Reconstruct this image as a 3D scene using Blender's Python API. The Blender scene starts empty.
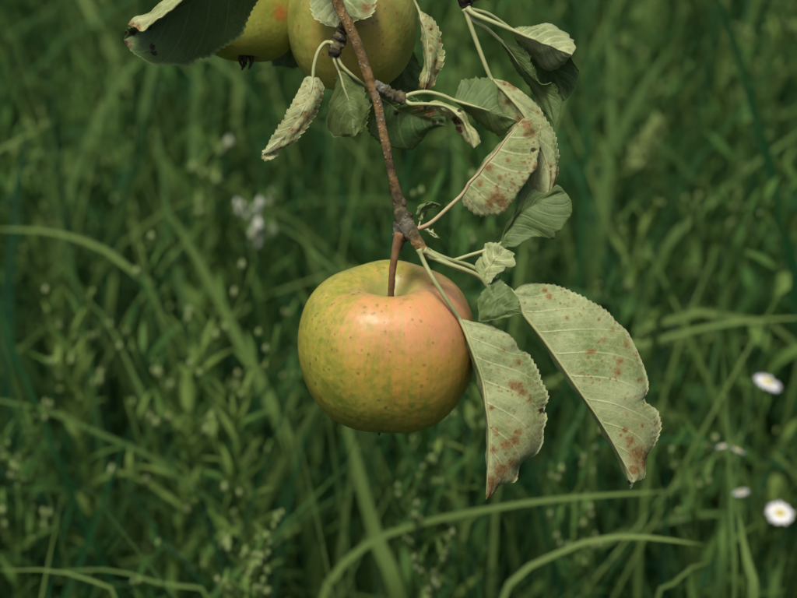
import bpy, math, random
import numpy as np
from mathutils import Vector, Matrix

random.seed(11)
RNG = np.random.default_rng(11)
scene = bpy.context.scene
COL = scene.collection

# ------------------------------------------------------------------ camera
CAM_H = 1.15
PITCH = math.radians(25.0)
LENS = 85.0
FOCUS = 0.80
cam_data = bpy.data.cameras.new('camera')
cam_data.lens = LENS
cam_data.sensor_width = 36.0
cam_data.sensor_fit = 'HORIZONTAL'
cam_data.clip_start = 0.02
cam_data.clip_end = 500.0
cam_data.dof.use_dof = True
cam_data.dof.focus_distance = FOCUS
cam_data.dof.aperture_fstop = 9.2
cam = bpy.data.objects.new('camera', cam_data)
COL.objects.link(cam)
cam.location = (0, 0, CAM_H)
cam.rotation_euler = (math.pi / 2 - PITCH, 0, 0)
scene.camera = cam

# ------------------------------------------------------------------ sky, sun, exposure
SUN_EL, SUN_AZ = math.radians(66), math.radians(205)   # high, behind the camera and to its left
world = bpy.data.worlds.new('World')
scene.world = world
world.use_nodes = True
wn = world.node_tree.nodes
wl = world.node_tree.links
wn.clear()
sky = wn.new('ShaderNodeTexSky')
sky.sky_type = 'NISHITA'
sky.sun_disc = False
sky.sun_elevation = SUN_EL
sky.sun_rotation = SUN_AZ
sky.air_density = 0.6
sky.dust_density = 3.5
sky.ozone_density = 0.0
bg = wn.new('ShaderNodeBackground')
bg.inputs['Strength'].default_value = 0.052
wo = wn.new('ShaderNodeOutputWorld')
wl.new(sky.outputs[0], bg.inputs[0])
wl.new(bg.outputs[0], wo.inputs[0])

sun_data = bpy.data.lights.new('sun', 'SUN')
sun_data.energy = 1.5
sun_data.angle = math.radians(18)
sun_data.color = (1.0, 0.96, 0.87)
sun = bpy.data.objects.new('sun', sun_data)
COL.objects.link(sun)
to_sun = Vector((math.sin(SUN_AZ) * math.cos(SUN_EL), math.cos(SUN_AZ) * math.cos(SUN_EL), math.sin(SUN_EL)))
sun.rotation_euler = (-to_sun).to_track_quat('-Z', 'Y').to_euler()
sun.location = (0, 0, 5)

vs = scene.view_settings
vs.view_transform = 'Standard'
vs.look = 'None'
vs.exposure = 1.33
vs.gamma = 1.0
vs.use_curve_mapping = False
scene.cycles.use_denoising = True
scene.cycles.max_bounces = 8
scene.cycles.transmission_bounces = 6
scene.cycles.sample_clamp_indirect = 4.0

# ------------------------------------------------------------------ pixel -> place
IW, IH = 797.0, 598.0
F_ = np.array([0.0, math.cos(PITCH), -math.sin(PITCH)])
R_ = np.array([1.0, 0.0, 0.0])
U_ = np.array([0.0, math.sin(PITCH), math.cos(PITCH)])
C_ = np.array([0.0, 0.0, CAM_H])
PXF = LENS / 36.0 * IW           # pixels per unit tangent
MMPX = FOCUS / PXF               # metres per photo pixel at the apple


def at(x, y, depth):
    return C_ + depth * (F_ + R_ * ((x - IW / 2) / PXF) - U_ * ((y - IH / 2) / PXF))


def hero(p):
    """(x, y, d): photo pixel and millimetres behind (+) or before (-) the plane of the twig"""
    return at(p[0], p[1], FOCUS + p[2] * 0.001)


def heroes(ps):
    return np.array([hero(p) for p in ps])


def proj(P):
    q = P - C_
    dz = q @ F_
    return IW / 2 + (q @ R_) / dz * PXF, IH / 2 - (q @ U_) / dz * PXF, dz


def catmull(P, n):
    """resample a polyline through a Catmull-Rom spline to n points evenly along its length"""
    P = np.asarray(P, float)
    if len(P) == 2:
        t = np.linspace(0, 1, n)[:, None]
        return P[0] * (1 - t) + P[1] * t
    Q = np.vstack([2 * P[0] - P[1], P, 2 * P[-1] - P[-2]])
    out = []
    m = 24
    for i in range(1, len(Q) - 2):
        p0, p1, p2, p3 = Q[i - 1], Q[i], Q[i + 1], Q[i + 2]
        t = np.linspace(0, 1, m, endpoint=False)[:, None]
        out.append(0.5 * ((2 * p1) + (-p0 + p2) * t + (2 * p0 - 5 * p1 + 4 * p2 - p3) * t ** 2
                          + (-p0 + 3 * p1 - 3 * p2 + p3) * t ** 3))
    out.append(P[-1][None])
    D = np.vstack(out)
    s = np.concatenate([[0], np.cumsum(np.linalg.norm(np.diff(D, axis=0), axis=1))])
    tt = np.linspace(0, s[-1], n)
    return np.stack([np.interp(tt, s, D[:, k]) for k in range(D.shape[1])], 1)


# ------------------------------------------------------------------ object helpers
def tag(o, label=None, cat=None, group=None, kind=None):
    if label: o['label'] = label
    if cat: o['category'] = cat
    if group: o['group'] = group
    if kind: o['kind'] = kind
    return o


def empty(name, loc, label, cat, group=None):
    o = bpy.data.objects.new(name, None)
    o.empty_display_size = 0.02
    COL.objects.link(o)
    o.location = Vector(loc)
    return tag(o, label, cat, group)


def mesh_from(name, V, F, mats, attrs=None, mat_index=None, smooth=True):
    V = np.asarray(V, float)
    me = bpy.data.meshes.new(name)
    if isinstance(F, np.ndarray):
        k = F.shape[1]
        me.vertices.add(len(V))
        me.vertices.foreach_set('co', V.astype(np.float32).ravel())
        me.loops.add(F.size)
        me.loops.foreach_set('vertex_index', F.astype(np.int32).ravel())
        me.polygons.add(len(F))
        me.polygons.foreach_set('loop_start', np.arange(0, F.size, k, dtype=np.int32))
        me.polygons.foreach_set('loop_total', np.full(len(F), k, dtype=np.int32))
        me.update(calc_edges=True)
        me.validate()
    else:
        me.from_pydata([tuple(v) for v in V], [], [tuple(f) for f in F])
        me.update()
    for m in mats:
        me.materials.append(m)
    if mat_index is not None:
        me.polygons.foreach_set('material_index', np.asarray(mat_index, dtype=np.int32))
    if smooth:
        me.polygons.foreach_set('use_smooth', np.ones(len(me.polygons), dtype=bool))
    for k, a in (attrs or {}).items():
        at_ = me.attributes.new(k, 'FLOAT', 'POINT')
        at_.data.foreach_set('value', np.asarray(a, dtype=np.float32))
    return me


def link(name, me, parent=None, loc=None):
    """link a mesh whose vertices are in world space; origin moved to loc, parented keeping place"""
    o = bpy.data.objects.new(name, me)
    COL.objects.link(o)
    if loc is None:
        loc = parent_world(parent) if parent else Vector((0, 0, 0))
    loc = Vector(loc)
    me.transform(Matrix.Translation(-loc))
    if parent:
        o.parent = parent
        o.location = loc - parent_world(parent)
    else:
        o.location = loc
    return o


def parent_world(o):
    v = Vector((0, 0, 0))
    while o is not None:
        v += o.location
        o = o.parent
    return v


def tube_geo(path, rad, nseg=10, cap=True, lump=0.0, seed=0):
    path = np.asarray(path, float)
    rad = np.asarray(rad, float)
    n = len(path)
    T = np.gradient(path, axis=0)
    T /= np.linalg.norm(T, axis=1)[:, None] + 1e-12
    ref = np.array([0.31, 0.87, 0.39])
    A = np.cross(T, ref); A /= np.linalg.norm(A, axis=1)[:, None] + 1e-12
    B = np.cross(T, A)
    th = np.linspace(0, 2 * math.pi, nseg, endpoint=False)
    rr = np.ones((n, nseg))
    if lump:
        rg = np.random.default_rng(seed)
        nz = rg.normal(0, 1, (n, nseg))
        nz = (nz + np.roll(nz, 1, 0) + np.roll(nz, -1, 0) + np.roll(nz, 1, 1) + np.roll(nz, -1, 1)) / 2.2
        rr += lump * nz
    V = (path[:, None, :] + (rad[:, None] * rr)[..., None]
         * (np.cos(th)[None, :, None] * A[:, None, :] + np.sin(th)[None, :, None] * B[:, None, :])).reshape(-1, 3)
    F = []
    for i in range(n - 1):
        for j in range(nseg):
            k = (j + 1) % nseg
            F.append((i * nseg + j, i * nseg + k, (i + 1) * nseg + k, (i + 1) * nseg + j))
    if cap:
        F.append(tuple(reversed(range(nseg))))
        F.append(tuple((n - 1) * nseg + j for j in range(nseg)))
    return V, F


def join_geo(parts):
    V, F, o = [], [], 0
    for v, f in parts:
        V.append(v)
        F += [tuple(i + o for i in t) for t in f]
        o += len(v)
    return np.vstack(V), F


# ------------------------------------------------------------------ materials
class NB:
    def __init__(self, name):
        self.m = bpy.data.materials.new(name)
        self.m.use_nodes = True
        self.t = self.m.node_tree
        self.t.nodes.clear()
        self.out = self.t.nodes.new('ShaderNodeOutputMaterial')

    def n(self, typ, **kw):
        nd = self.t.nodes.new(typ)
        for k, v in kw.items():
            setattr(nd, k, v)
        return nd

    def l(self, a, b):
        self.t.links.new(a, b)

    def setin(self, nd, name, v):
        if hasattr(v, 'is_output'):
            self.l(v, nd.inputs[name])
        else:
            nd.inputs[name].default_value = v

    def attr(self, name):
        a = self.n('ShaderNodeAttribute'); a.attribute_name = name
        return a.outputs['Fac']

    def coord(self, which='Object'):
        return self.n('ShaderNodeTexCoord').outputs[which]

    def noise(self, vec, scale, detail=3.0, rough=0.55):
        nd = self.n('ShaderNodeTexNoise')
        self.l(vec, nd.inputs['Vector'])
        nd.inputs['Scale'].default_value = scale
        nd.inputs['Detail'].default_value = detail
        nd.inputs['Roughness'].default_value = rough
        return nd.outputs['Fac']

    def voronoi(self, vec, scale):
        nd = self.n('ShaderNodeTexVoronoi')
        self.l(vec, nd.inputs['Vector'])
        nd.inputs['Scale'].default_value = scale
        return nd

    def ramp(self, fac, stops, interp='LINEAR'):
        nd = self.n('ShaderNodeValToRGB')
        nd.color_ramp.interpolation = interp
        e = nd.color_ramp.elements
        while len(e) < len(stops):
            e.new(0.5)
        for el, (p, c) in zip(e, stops):
            el.position = p
            el.color = (*c, 1) if len(c) == 3 else c
        self.l(fac, nd.inputs[0])
        return nd.outputs[0]

    def step(self, fac, a, b):
        nd = self.n('ShaderNodeMapRange'); nd.interpolation_type = 'SMOOTHSTEP'
        self.l(fac, nd.inputs[0])
        nd.inputs[1].default_value = a; nd.inputs[2].default_value = b
        return nd.outputs[0]

    def math(self, op, a, b=0.0):
        nd = self.n('ShaderNodeMath', operation=op)
        for i, v in enumerate((a, b)):
            if hasattr(v, 'is_output'): self.l(v, nd.inputs[i])
            else: nd.inputs[i].default_value = v
        return nd.outputs[0]

    def mix(self, fac, a, b, blend='MIX'):
        nd = self.n('ShaderNodeMix', data_type='RGBA', blend_type=blend)
        for i, v in ((0, fac), (6, a), (7, b)):
            if hasattr(v, 'is_output'): self.l(v, nd.inputs[i])
            else: nd.inputs[i].default_value = (*v, 1) if isinstance(v, tuple) else v
        return nd.outputs[2]

    def bump(self, h, strength, dist):
        nd = self.n('ShaderNodeBump')
        self.l(h, nd.inputs['Height'])
        nd.inputs['Strength'].default_value = strength
        nd.inputs['Distance'].default_value = dist
        return nd.outputs[0]

    def principled(self, col, rough=0.5, spec=0.5, normal=None, **kw):
        nd = self.n('ShaderNodeBsdfPrincipled')
        self.setin(nd, 'Base Color', col if not isinstance(col, tuple) else (*col, 1))
        self.setin(nd, 'Roughness', rough)
        self.setin(nd, 'Specular IOR Level', spec)
        if normal is not None: self.l(normal, nd.inputs['Normal'])
        for k, v in kw.items():
            self.setin(nd, k.replace('_', ' '), v)
        return nd.outputs[0]

    def translucent(self, surf, col, amount):
        tr = self.n('ShaderNodeBsdfTranslucent')
        self.setin(tr, 'Color', col if not isinstance(col, tuple) else (*col, 1))
        mx = self.n('ShaderNodeMixShader')
        mx.inputs[0].default_value = amount
        self.l(surf, mx.inputs[1]); self.l(tr.outputs[0], mx.inputs[2])
        return mx.outputs[0]

    def done(self, surf):
        self.l(surf, self.out.inputs[0])
        return self.m


def leaf_material(name, base_a, base_b, vein_col, brown_cols, rough, spec, speck, trans):
    b = NB(name)
    co = b.coord('Object')
    n1 = b.noise(co, 55, 4)
    n2 = b.noise(co, 420, 3)
    col = b.mix(b.step(n1, 0.32, 0.68), base_a, base_b)
    col = b.mix(b.math('MULTIPLY', b.step(n2, 0.42, 0.66), 0.30), col, tuple(min(1, c * 1.28) for c in base_b))
    # yellowing of the single leaf
    col = b.mix(b.attr('yellow'), col, (0.30, 0.29, 0.075))
    # veins
    vr = b.n('ShaderNodeTexVoronoi', feature='DISTANCE_TO_EDGE'); b.l(co, vr.inputs['Vector']); vr.inputs['Scale'].default_value = 520
    net = b.math('SUBTRACT', 1.0, b.step(vr.outputs['Distance'], 0.0, 0.16))
    col = b.mix(b.math('MULTIPLY', net, 0.13), col, vein_col)
    ph = b.attr('vein_phase')
    dm = b.math('MULTIPLY', b.math('ABSOLUTE', b.math('SUBTRACT', ph, b.math('ROUND', ph))), b.attr('vein_gap'))
    dm = b.math('ADD', dm, b.math('MULTIPLY', b.math('SUBTRACT', b.noise(co, 160, 2), 0.5), 0.0005))
    wv_ = b.math('SUBTRACT', 1.0, b.attr('vein_s'))
    side_v = b.math('MULTIPLY', b.math('SUBTRACT', 1.0, b.step(dm, 0.0001, 0.00062)), b.math('ADD', b.math('MULTIPLY', wv_, 0.65), 0.35))
    ph2 = b.math('MULTIPLY', ph, 3.0)
    dm2 = b.math('ADD', b.math('ABSOLUTE', b.math('SUBTRACT', ph2, b.math('ROUND', ph2))), b.math('MULTIPLY', b.math('SUBTRACT', b.noise(co, 220, 3), 0.5), 0.7))
    side_v = b.math('MAXIMUM', side_v, b.math('MULTIPLY', b.math('SUBTRACT', 1.0, b.step(dm2, 0.0, 0.11)), 0.22))
    veinf = b.math('MAXIMUM', b.attr('vein'), side_v)
    col = b.mix(b.math('MULTIPLY', veinf, 0.72), col, vein_col)
    # fine rust specks everywhere, larger brown blotches where the leaf has them
    vo = b.voronoi(co, 460)
    sp = b.math('MULTIPLY', b.math('SUBTRACT', 1.0, b.step(b.math('ADD', vo.outputs['Distance'], b.math('MULTIPLY', b.noise(co, 1500, 2), 0.2)), 0.22, 0.50)),
                b.step(b.noise(co, 70, 3), 0.43, 0.58))
    sp = b.math('MULTIPLY', sp, b.attr('rust'))
    col = b.mix(b.math('MULTIPLY', sp, speck), col, brown_cols[0])
    wob = b.math('ADD', b.attr('brown'), b.math('MULTIPLY', b.math('SUBTRACT', b.noise(co, 420, 6, 0.8), 0.5), 1.9))
    bl = b.math('MULTIPLY', b.step(wob, 0.34, 1.0), b.step(b.attr('brown'), 0.03, 0.25))
    col = b.mix(b.math('MULTIPLY', b.step(b.attr('brown'), 0.0, 0.9), 0.35), col, (0.34, 0.27, 0.10))
    bcol = b.mix(b.step(b.noise(co, 900, 4), 0.38, 0.62), brown_cols[0], brown_cols[1])
    col = b.mix(b.math('MULTIPLY', bl, 0.90), col, bcol)
    dk = b.step(b.math('ADD', b.attr('black'), b.math('MULTIPLY', b.math('SUBTRACT', b.noise(co, 650, 4), 0.5), 1.6)), 0.48, 0.75)
    dk = b.math('MULTIPLY', dk, b.step(b.attr('black'), 0.1, 0.4))
    col = b.mix(b.math('MULTIPLY', dk, 0.9), col, (0.022, 0.016, 0.010))
    h = b.math('ADD', b.math('MULTIPLY', b.noise(co, 900, 2), 0.5), b.noise(co, 260, 3))
    bm = b.bump(b.math('ADD', b.math('SUBTRACT', h, b.math('MULTIPLY', net, 0.15)), b.math('MULTIPLY', side_v, 0.9 if spec < 0.25 else -0.6)), 0.5, 0.0004)
    s = b.principled(col, rough, spec, bm)
    s = b.translucent(s, b.mix(0.45, col, (0.20, 0.30, 0.04)), trans)
    return b.done(s)


M_UPPER = leaf_material('leaf_upper_side', (0.040, 0.092, 0.028), (0.066, 0.128, 0.038), (0.15, 0.20, 0.075),
                        ((0.16, 0.085, 0.03), (0.055, 0.035, 0.018)), 0.52, 0.20, 0.5, 0.14)
M_UNDER = leaf_material('leaf_under_side', (0.150, 0.215, 0.066), (0.350, 0.395, 0.190), (0.50, 0.52, 0.28),
                        ((0.235, 0.135, 0.040), (0.135, 0.062, 0.020)), 0.62, 0.20, 0.9, 0.17)


def simple(name, c1, c2, scale, rough=0.6, spec=0.3, bump=0.0, trans=0.0, dist=0.0005):
    b = NB(name)
    co = b.coord('Object')
    n = b.noise(co, scale, 4)
    col = b.mix(b.step(n, 0.3, 0.7), c1, c2)
    nm = b.bump(b.noise(co, scale * 3, 3), bump, dist) if bump else None
    s = b.principled(col, rough, spec, nm)
    if trans: s = b.translucent(s, col, trans)
    return b.done(s)


M_PETIOLE = simple('petiole_green', (0.25, 0.29, 0.11), (0.36, 0.36, 0.16), 60, 0.5, 0.35, 0.2)
M_PETIOLE_RED = simple('petiole_reddish', (0.37, 0.25, 0.14), (0.38, 0.33, 0.17), 70, 0.5, 0.35, 0.2)
M_STEM = simple('apple_stem_brown', (0.15, 0.075, 0.034), (0.23, 0.14, 0.06), 260, 0.6, 0.3, 0.4)
M_CALYX = simple('calyx_dark', (0.030, 0.026, 0.018), (0.07, 0.06, 0.035), 300, 0.85, 0.1, 0.5)
M_BUD = simple('bud_bark_dark', (0.035, 0.026, 0.020), (0.13, 0.10, 0.06), 380, 0.85, 0.15, 0.8)


def bark_material():
    b = NB('twig_bark')
    co = b.coord('Object')
    warm = b.attr('warm')
    n = b.noise(co, 330, 6, 0.75)
    old = b.mix(b.step(n, 0.35, 0.65), (0.055, 0.045, 0.020), (0.20, 0.172, 0.082))
    young = b.mix(b.step(n, 0.35, 0.65), (0.13, 0.080, 0.026), (0.32, 0.205, 0.072))
    col = b.mix(b.step(b.math('ADD', warm, b.math('MULTIPLY', b.math('SUBTRACT', b.noise(co, 60, 3), 0.5), 0.9)), 0.35, 0.65), old, young)
    vo = b.voronoi(co, 520)
    sp = b.math('MULTIPLY', b.math('SUBTRACT', 1.0, b.step(vo.outputs['Distance'], 0.18, 0.36)), b.step(b.noise(co, 120, 2), 0.43, 0.54))
    col = b.mix(b.math('MULTIPLY', sp, 0.8), col, (0.36, 0.36, 0.29))
    grey = b.step(b.noise(co, 75, 3), 0.54, 0.66)
    col = b.mix(b.math('MULTIPLY', grey, 0.55), col, (0.25, 0.245, 0.19))
    col = b.mix(b.attr('scar'), col, (0.030, 0.024, 0.018))
    h = b.math('ADD', b.noise(co, 800, 5, 0.75), b.math('MULTIPLY', sp, 0.5))
    return b.done(b.principled(col, 0.8, 0.18, b.bump(h, 1.0, 0.0014)))


M_BARK = bark_material()


def apple_material(name, blush, green, yellow, pink, orange, speckle, red_spot=None, blush_dir=(0.2, -0.75, 0.55), width=(0.15, 0.95)):
    b = NB(name)
    co = b.coord('Object')                    # object space, apple radius = 1
    sep = b.n('ShaderNodeSeparateXYZ'); b.l(co, sep.inputs[0])
    ang = b.math('ARCTAN2', sep.outputs[1], sep.outputs[0])
    cmb = b.n('ShaderNodeCombineXYZ')
    b.l(b.math('MULTIPLY', b.math('COSINE', ang), 3.2), cmb.inputs[0]); b.l(b.math('MULTIPLY', b.math('SINE', ang), 3.2), cmb.inputs[1])
    b.l(b.math('MULTIPLY', sep.outputs[2], 0.30), cmb.inputs[2])
    streak = b.noise(cmb.outputs[0], 4.6, 5, 0.65)
    blot = b.noise(co, 2.3, 4, 0.6)
    fine = b.noise(co, 14, 4, 0.6)
    base = b.mix(b.step(b.math('ADD', b.math('MULTIPLY', blot, 0.6), b.math('MULTIPLY', fine, 0.4)), 0.28, 0.72), green, yellow)
    # blush: the cheek that grew towards the sun
    d = b.n('ShaderNodeVectorMath', operation='DOT_PRODUCT')
    b.l(co, d.inputs[0]); dv = Vector(blush_dir).normalized(); d.inputs[1].default_value = dv
    f = b.math('ADD', d.outputs['Value'], b.math('MULTIPLY', b.math('SUBTRACT', streak, 0.5), 1.5))
    f = b.math('ADD', f, b.math('MULTIPLY', b.math('SUBTRACT', fine, 0.5), 0.7))
    f = b.math('ADD', f, b.math('MULTIPLY', b.math('SUBTRACT', b.noise(co, 4.3, 4, 0.6), 0.5), 1.0))
    bl = b.math('MULTIPLY', b.step(f, width[0], width[1]), blush)
    warm = b.mix(b.step(b.math('ADD', sep.outputs[2], b.math('MULTIPLY', b.math('SUBTRACT', streak, 0.5), 0.8)), 0.1, 0.62), orange, pink)
    col = b.mix(bl, base, warm)
    # pale greenish-yellow stem hollow
    r2 = b.math('SQRT', b.math('ADD', b.math('POWER', sep.outputs[0], 2.0), b.math('POWER', sep.outputs[1], 2.0)))
    hollow = b.math('MULTIPLY', b.math('SUBTRACT', 1.0, b.step(b.math('ADD', r2, b.math('MULTIPLY', b.math('SUBTRACT', streak, 0.5), 0.35)), 0.10, 0.42)), b.step(sep.outputs[2], 0.3, 0.5))
    col = b.mix(b.math('MULTIPLY', hollow, 0.85), col, (0.30, 0.30, 0.085))
    rus = b.math('MULTIPLY', b.math('SUBTRACT', 1.0, b.step(b.math('ADD', r2, b.math('MULTIPLY', b.math('SUBTRACT', fine, 0.5), 0.2)), 0.05, 0.16)), b.step(sep.outputs[2], 0.3, 0.5))
    col = b.mix(b.math('MULTIPLY', rus, 0.75), col, (0.15, 0.10, 0.045))
    # lenticels: pale pinpricks, and sooty green-brown speckles
    fs = b.n('ShaderNodeTexNoise'); b.l(cmb.outputs[0], fs.inputs['Vector']); fs.inputs['Scale'].default_value = 19; fs.inputs['Detail'].default_value = 4
    col = b.mix(b.math('MULTIPLY', b.math('MULTIPLY', b.step(fs.outputs['Fac'], 0.50, 0.68), bl), 0.35), col, (0.55, 0.17, 0.07))
    v1 = b.voronoi(co, 21)
    dots = b.math('SUBTRACT', 1.0, b.step(v1.outputs['Distance'], 0.05, 0.13))
    col = b.mix(b.math('MULTIPLY', dots, 0.55), col, (0.50, 0.42, 0.18))
    v2 = b.voronoi(co, 11)
    side = b.n('ShaderNodeVectorMath', operation='DOT_PRODUCT')
    b.l(co, side.inputs[0]); side.inputs[1].default_value = Vector((-0.85, -0.4, 0.05)).normalized()
    zone = b.math('MULTIPLY', b.step(b.noise(co, 4.1, 4), 0.46, 0.62), b.step(b.math('ADD', side.outputs['Value'], b.math('MULTIPLY', b.noise(co, 2.6, 2), 0.6)), 0.25, 0.85))
    soot = b.math('MULTIPLY', b.math('SUBTRACT', 1.0, b.step(b.math('ADD', v2.outputs['Distance'], b.math('MULTIPLY', b.math('SUBTRACT', b.noise(co, 30, 3), 0.5), 0.45)), 0.12, 0.34)), zone)
    col = b.mix(b.math('MULTIPLY', soot, 0.7 * speckle), col, (0.085, 0.080, 0.028))
    smut = b.step(b.noise(co, 5.2, 5, 0.68), 0.57, 0.72)
    col = b.mix(b.math('MULTIPLY', b.math('MULTIPLY', smut, zone), 0.75 * speckle), col, (0.105, 0.105, 0.028))
    # a few lone brown flecks over the rest
    v3 = b.voronoi(co, 6.5)
    lone = b.math('SUBTRACT', 1.0, b.step(b.math('ADD', v3.outputs['Distance'], b.math('MULTIPLY', b.math('SUBTRACT', b.noise(co, 40, 2), 0.5), 0.2)), 0.045, 0.12))
    col = b.mix(b.math('MULTIPLY', lone, 0.55 * speckle), col, (0.15, 0.095, 0.04))
    if red_spot:
        ds = b.n('ShaderNodeVectorMath', operation='DISTANCE')
        b.l(co, ds.inputs[0]); ds.inputs[1].default_value = red_spot
        rs = b.math('SUBTRACT', 1.0, b.step(b.math('ADD', ds.outputs['Value'], b.math('MULTIPLY', b.math('SUBTRACT', fine, 0.5), 0.25)), 0.03, 0.24))
        col = b.mix(b.math('MULTIPLY', rs, 0.7), col, (0.38, 0.075, 0.025))
    bm = b.bump(b.math('ADD', b.noise(co, 4, 2), b.math('ADD', b.math('MULTIPLY', b.noise(co, 60, 2), 0.03), b.math('MULTIPLY', soot, -0.06))), 0.045, 0.03)
    rough = b.math('ADD', 0.30, b.math('MULTIPLY', fine, 0.16))
    s = b.principled(col, rough, 0.32, bm, Subsurface_Weight=0.06, Subsurface_Scale=0.05)
    return b.done(s)


M_APPLE1 = apple_material('apple_skin_blushed', 0.95, (0.155, 0.190, 0.024), (0.400, 0.345, 0.052), (0.56, 0.255, 0.110), (0.52, 0.280, 0.050), 1.0,
                          blush_dir=(0.22, -0.62, 0.62), width=(0.10, 1.25))
M_APPLE2 = apple_material('apple_skin_green', 0.40, (0.220, 0.255, 0.036), (0.42, 0.400, 0.095), (0.36, 0.20, 0.05), (0.36, 0.20, 0.04), 0.85,
                          blush_dir=(-0.9, -0.5, 0.15), width=(0.45, 1.1))
M_APPLE3 = apple_material('apple_skin_green_red_fleck', 0.30, (0.185, 0.230, 0.028), (0.32, 0.310, 0.055), (0.36, 0.18, 0.05), (0.33, 0.18, 0.04), 0.5,
                          red_spot=(0.28, -0.92, -0.25), blush_dir=(0.4, -0.8, 0.5), width=(0.4, 1.1))


def blade_material(name, stops, trans=0.32, rough=0.62, spec=0.10):
    b = NB(name)
    t = b.attr('tint')
    col = b.ramp(t, stops)
    co = b.coord('Object')
    col = b.mix(b.math('MULTIPLY', b.step(b.noise(co, 35, 3), 0.45, 0.7), 0.14), col, (0.12, 0.20, 0.05))
    s = b.principled(col, rough, spec)
    s = b.translucent(s, b.mix(0.4, col, (0.07, 0.18, 0.014)), trans)
    return b.done(s)


M_GRASS = blade_material('grass_green', [(0.0, (0.003, 0.028, 0.012)), (0.45, (0.017, 0.076, 0.022)), (0.8, (0.110, 0.182, 0.044)),
                                         (0.94, (0.190, 0.275, 0.075)), (1.0, (0.26, 0.30, 0.11))])
M_WEED = blade_material('weed_green', [(0.0, (0.006, 0.042, 0.016)), (0.6, (0.068, 0.155, 0.032)), (1.0, (0.185, 0.275, 0.062))])
M_BUDS = blade_material('weed_bud_pale', [(0.0, (0.13, 0.19, 0.05)), (0.6, (0.24, 0.30, 0.12)), (1.0, (0.50, 0.52, 0.42))], 0.15)
M_PETAL = simple('daisy_petal_white', (0.74, 0.75, 0.74), (0.80, 0.80, 0.79), 300, 0.6, 0.2, 0.0, 0.2)
M_DISC = simple('daisy_disc_yellow', (0.52, 0.42, 0.04), (0.40, 0.36, 0.05), 900, 0.7, 0.2, 0.6)


def ground_material():
    b = NB('meadow_soil')
    co = b.coord('Object')
    n = b.noise(co, 9, 6, 0.65)
    col = b.mix(b.step(n, 0.35, 0.65), (0.010, 0.014, 0.006), (0.020, 0.030, 0.010))
    return b.done(b.principled(col, 0.95, 0.1, b.bump(b.noise(co, 60, 5, 0.7), 0.8, 0.02)))


M_GROUND = ground_material()

# ------------------------------------------------------------------ ground
GN = 120
gx = np.sign(np.linspace(-1, 1, GN)) * np.abs(np.linspace(-1, 1, GN)) ** 2.2 * 150
GX, GY = np.meshgrid(gx, gx + 2.0)
GZ = 0.015 * np.sin(GX * 2.1 + 0.7) * np.cos(GY * 1.7) + 0.01 * np.sin(GX * 5.3 - GY * 4.1) - 0.02
gv = np.stack([GX.ravel(), GY.ravel(), GZ.ravel()], 1)
ii = np.arange(GN * GN).reshape(GN, GN)
gf = np.stack([ii[:-1, :-1].ravel(), ii[:-1, 1:].ravel(), ii[1:, 1:].ravel(), ii[1:, :-1].ravel()], 1)
tag(link('ground', mesh_from('ground', gv, gf, [M_GROUND])), kind='structure')

# ------------------------------------------------------------------ meadow (uncountable grass and weeds)
NEAR = 1.06        # nothing of the meadow comes nearer to the lens than this inside the view


KEEP = [(768, 382, 1.31, 26), (780, 513, 1.30, 26), (741, 492, 1.26, 16), (738, 450, 1.25, 18), (722, 446, 1.27, 16), (250, 212, 1.5, 22),
        (68, 325, 1.32, 30), (196, 325, 1.32, 45), (645, 145, 1.7, 20), (640, 538, 1.1, 40), (560, 555, 1.1, 25), (560, 500, 1.17, 25), (460, 515, 1.17, 20),
        (362, 490, 1.3, 22), (250, 545, 1.16, 25), (30, 232, 1.42, 30), (720, 322, 1.35, 30), (660, 335, 1.35, 20)]


def clear_of_lens(P, margin=60, near=NEAR):
    """P (n,k,3): True where no point of the blade lies in front of the apple inside the view"""
    if P.shape[1] > 4:
        P = np.concatenate([P, (P[:, 1:] + P[:, :-1]) / 2, P[:, 1:] * 0.75 + P[:, :-1] * 0.25, P[:, 1:] * 0.25 + P[:, :-1] * 0.75], 1)
    x, y, d = proj(P.reshape(-1, 3))
    bad = (d < near) & (d > 0.02) & (x > -margin) & (x < IW + margin) & (y > -margin) & (y < IH + margin)
    bad |= (np.linalg.norm(P.reshape(-1, 3) - C_, axis=1) < 0.45)
    for kx, ky, kd, kr in KEEP:
        bad |= (d < kd) & (np.hypot(x - kx, y - ky) < kr)
    return ~bad.reshape(P.shape[:2]).any(1)


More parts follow.
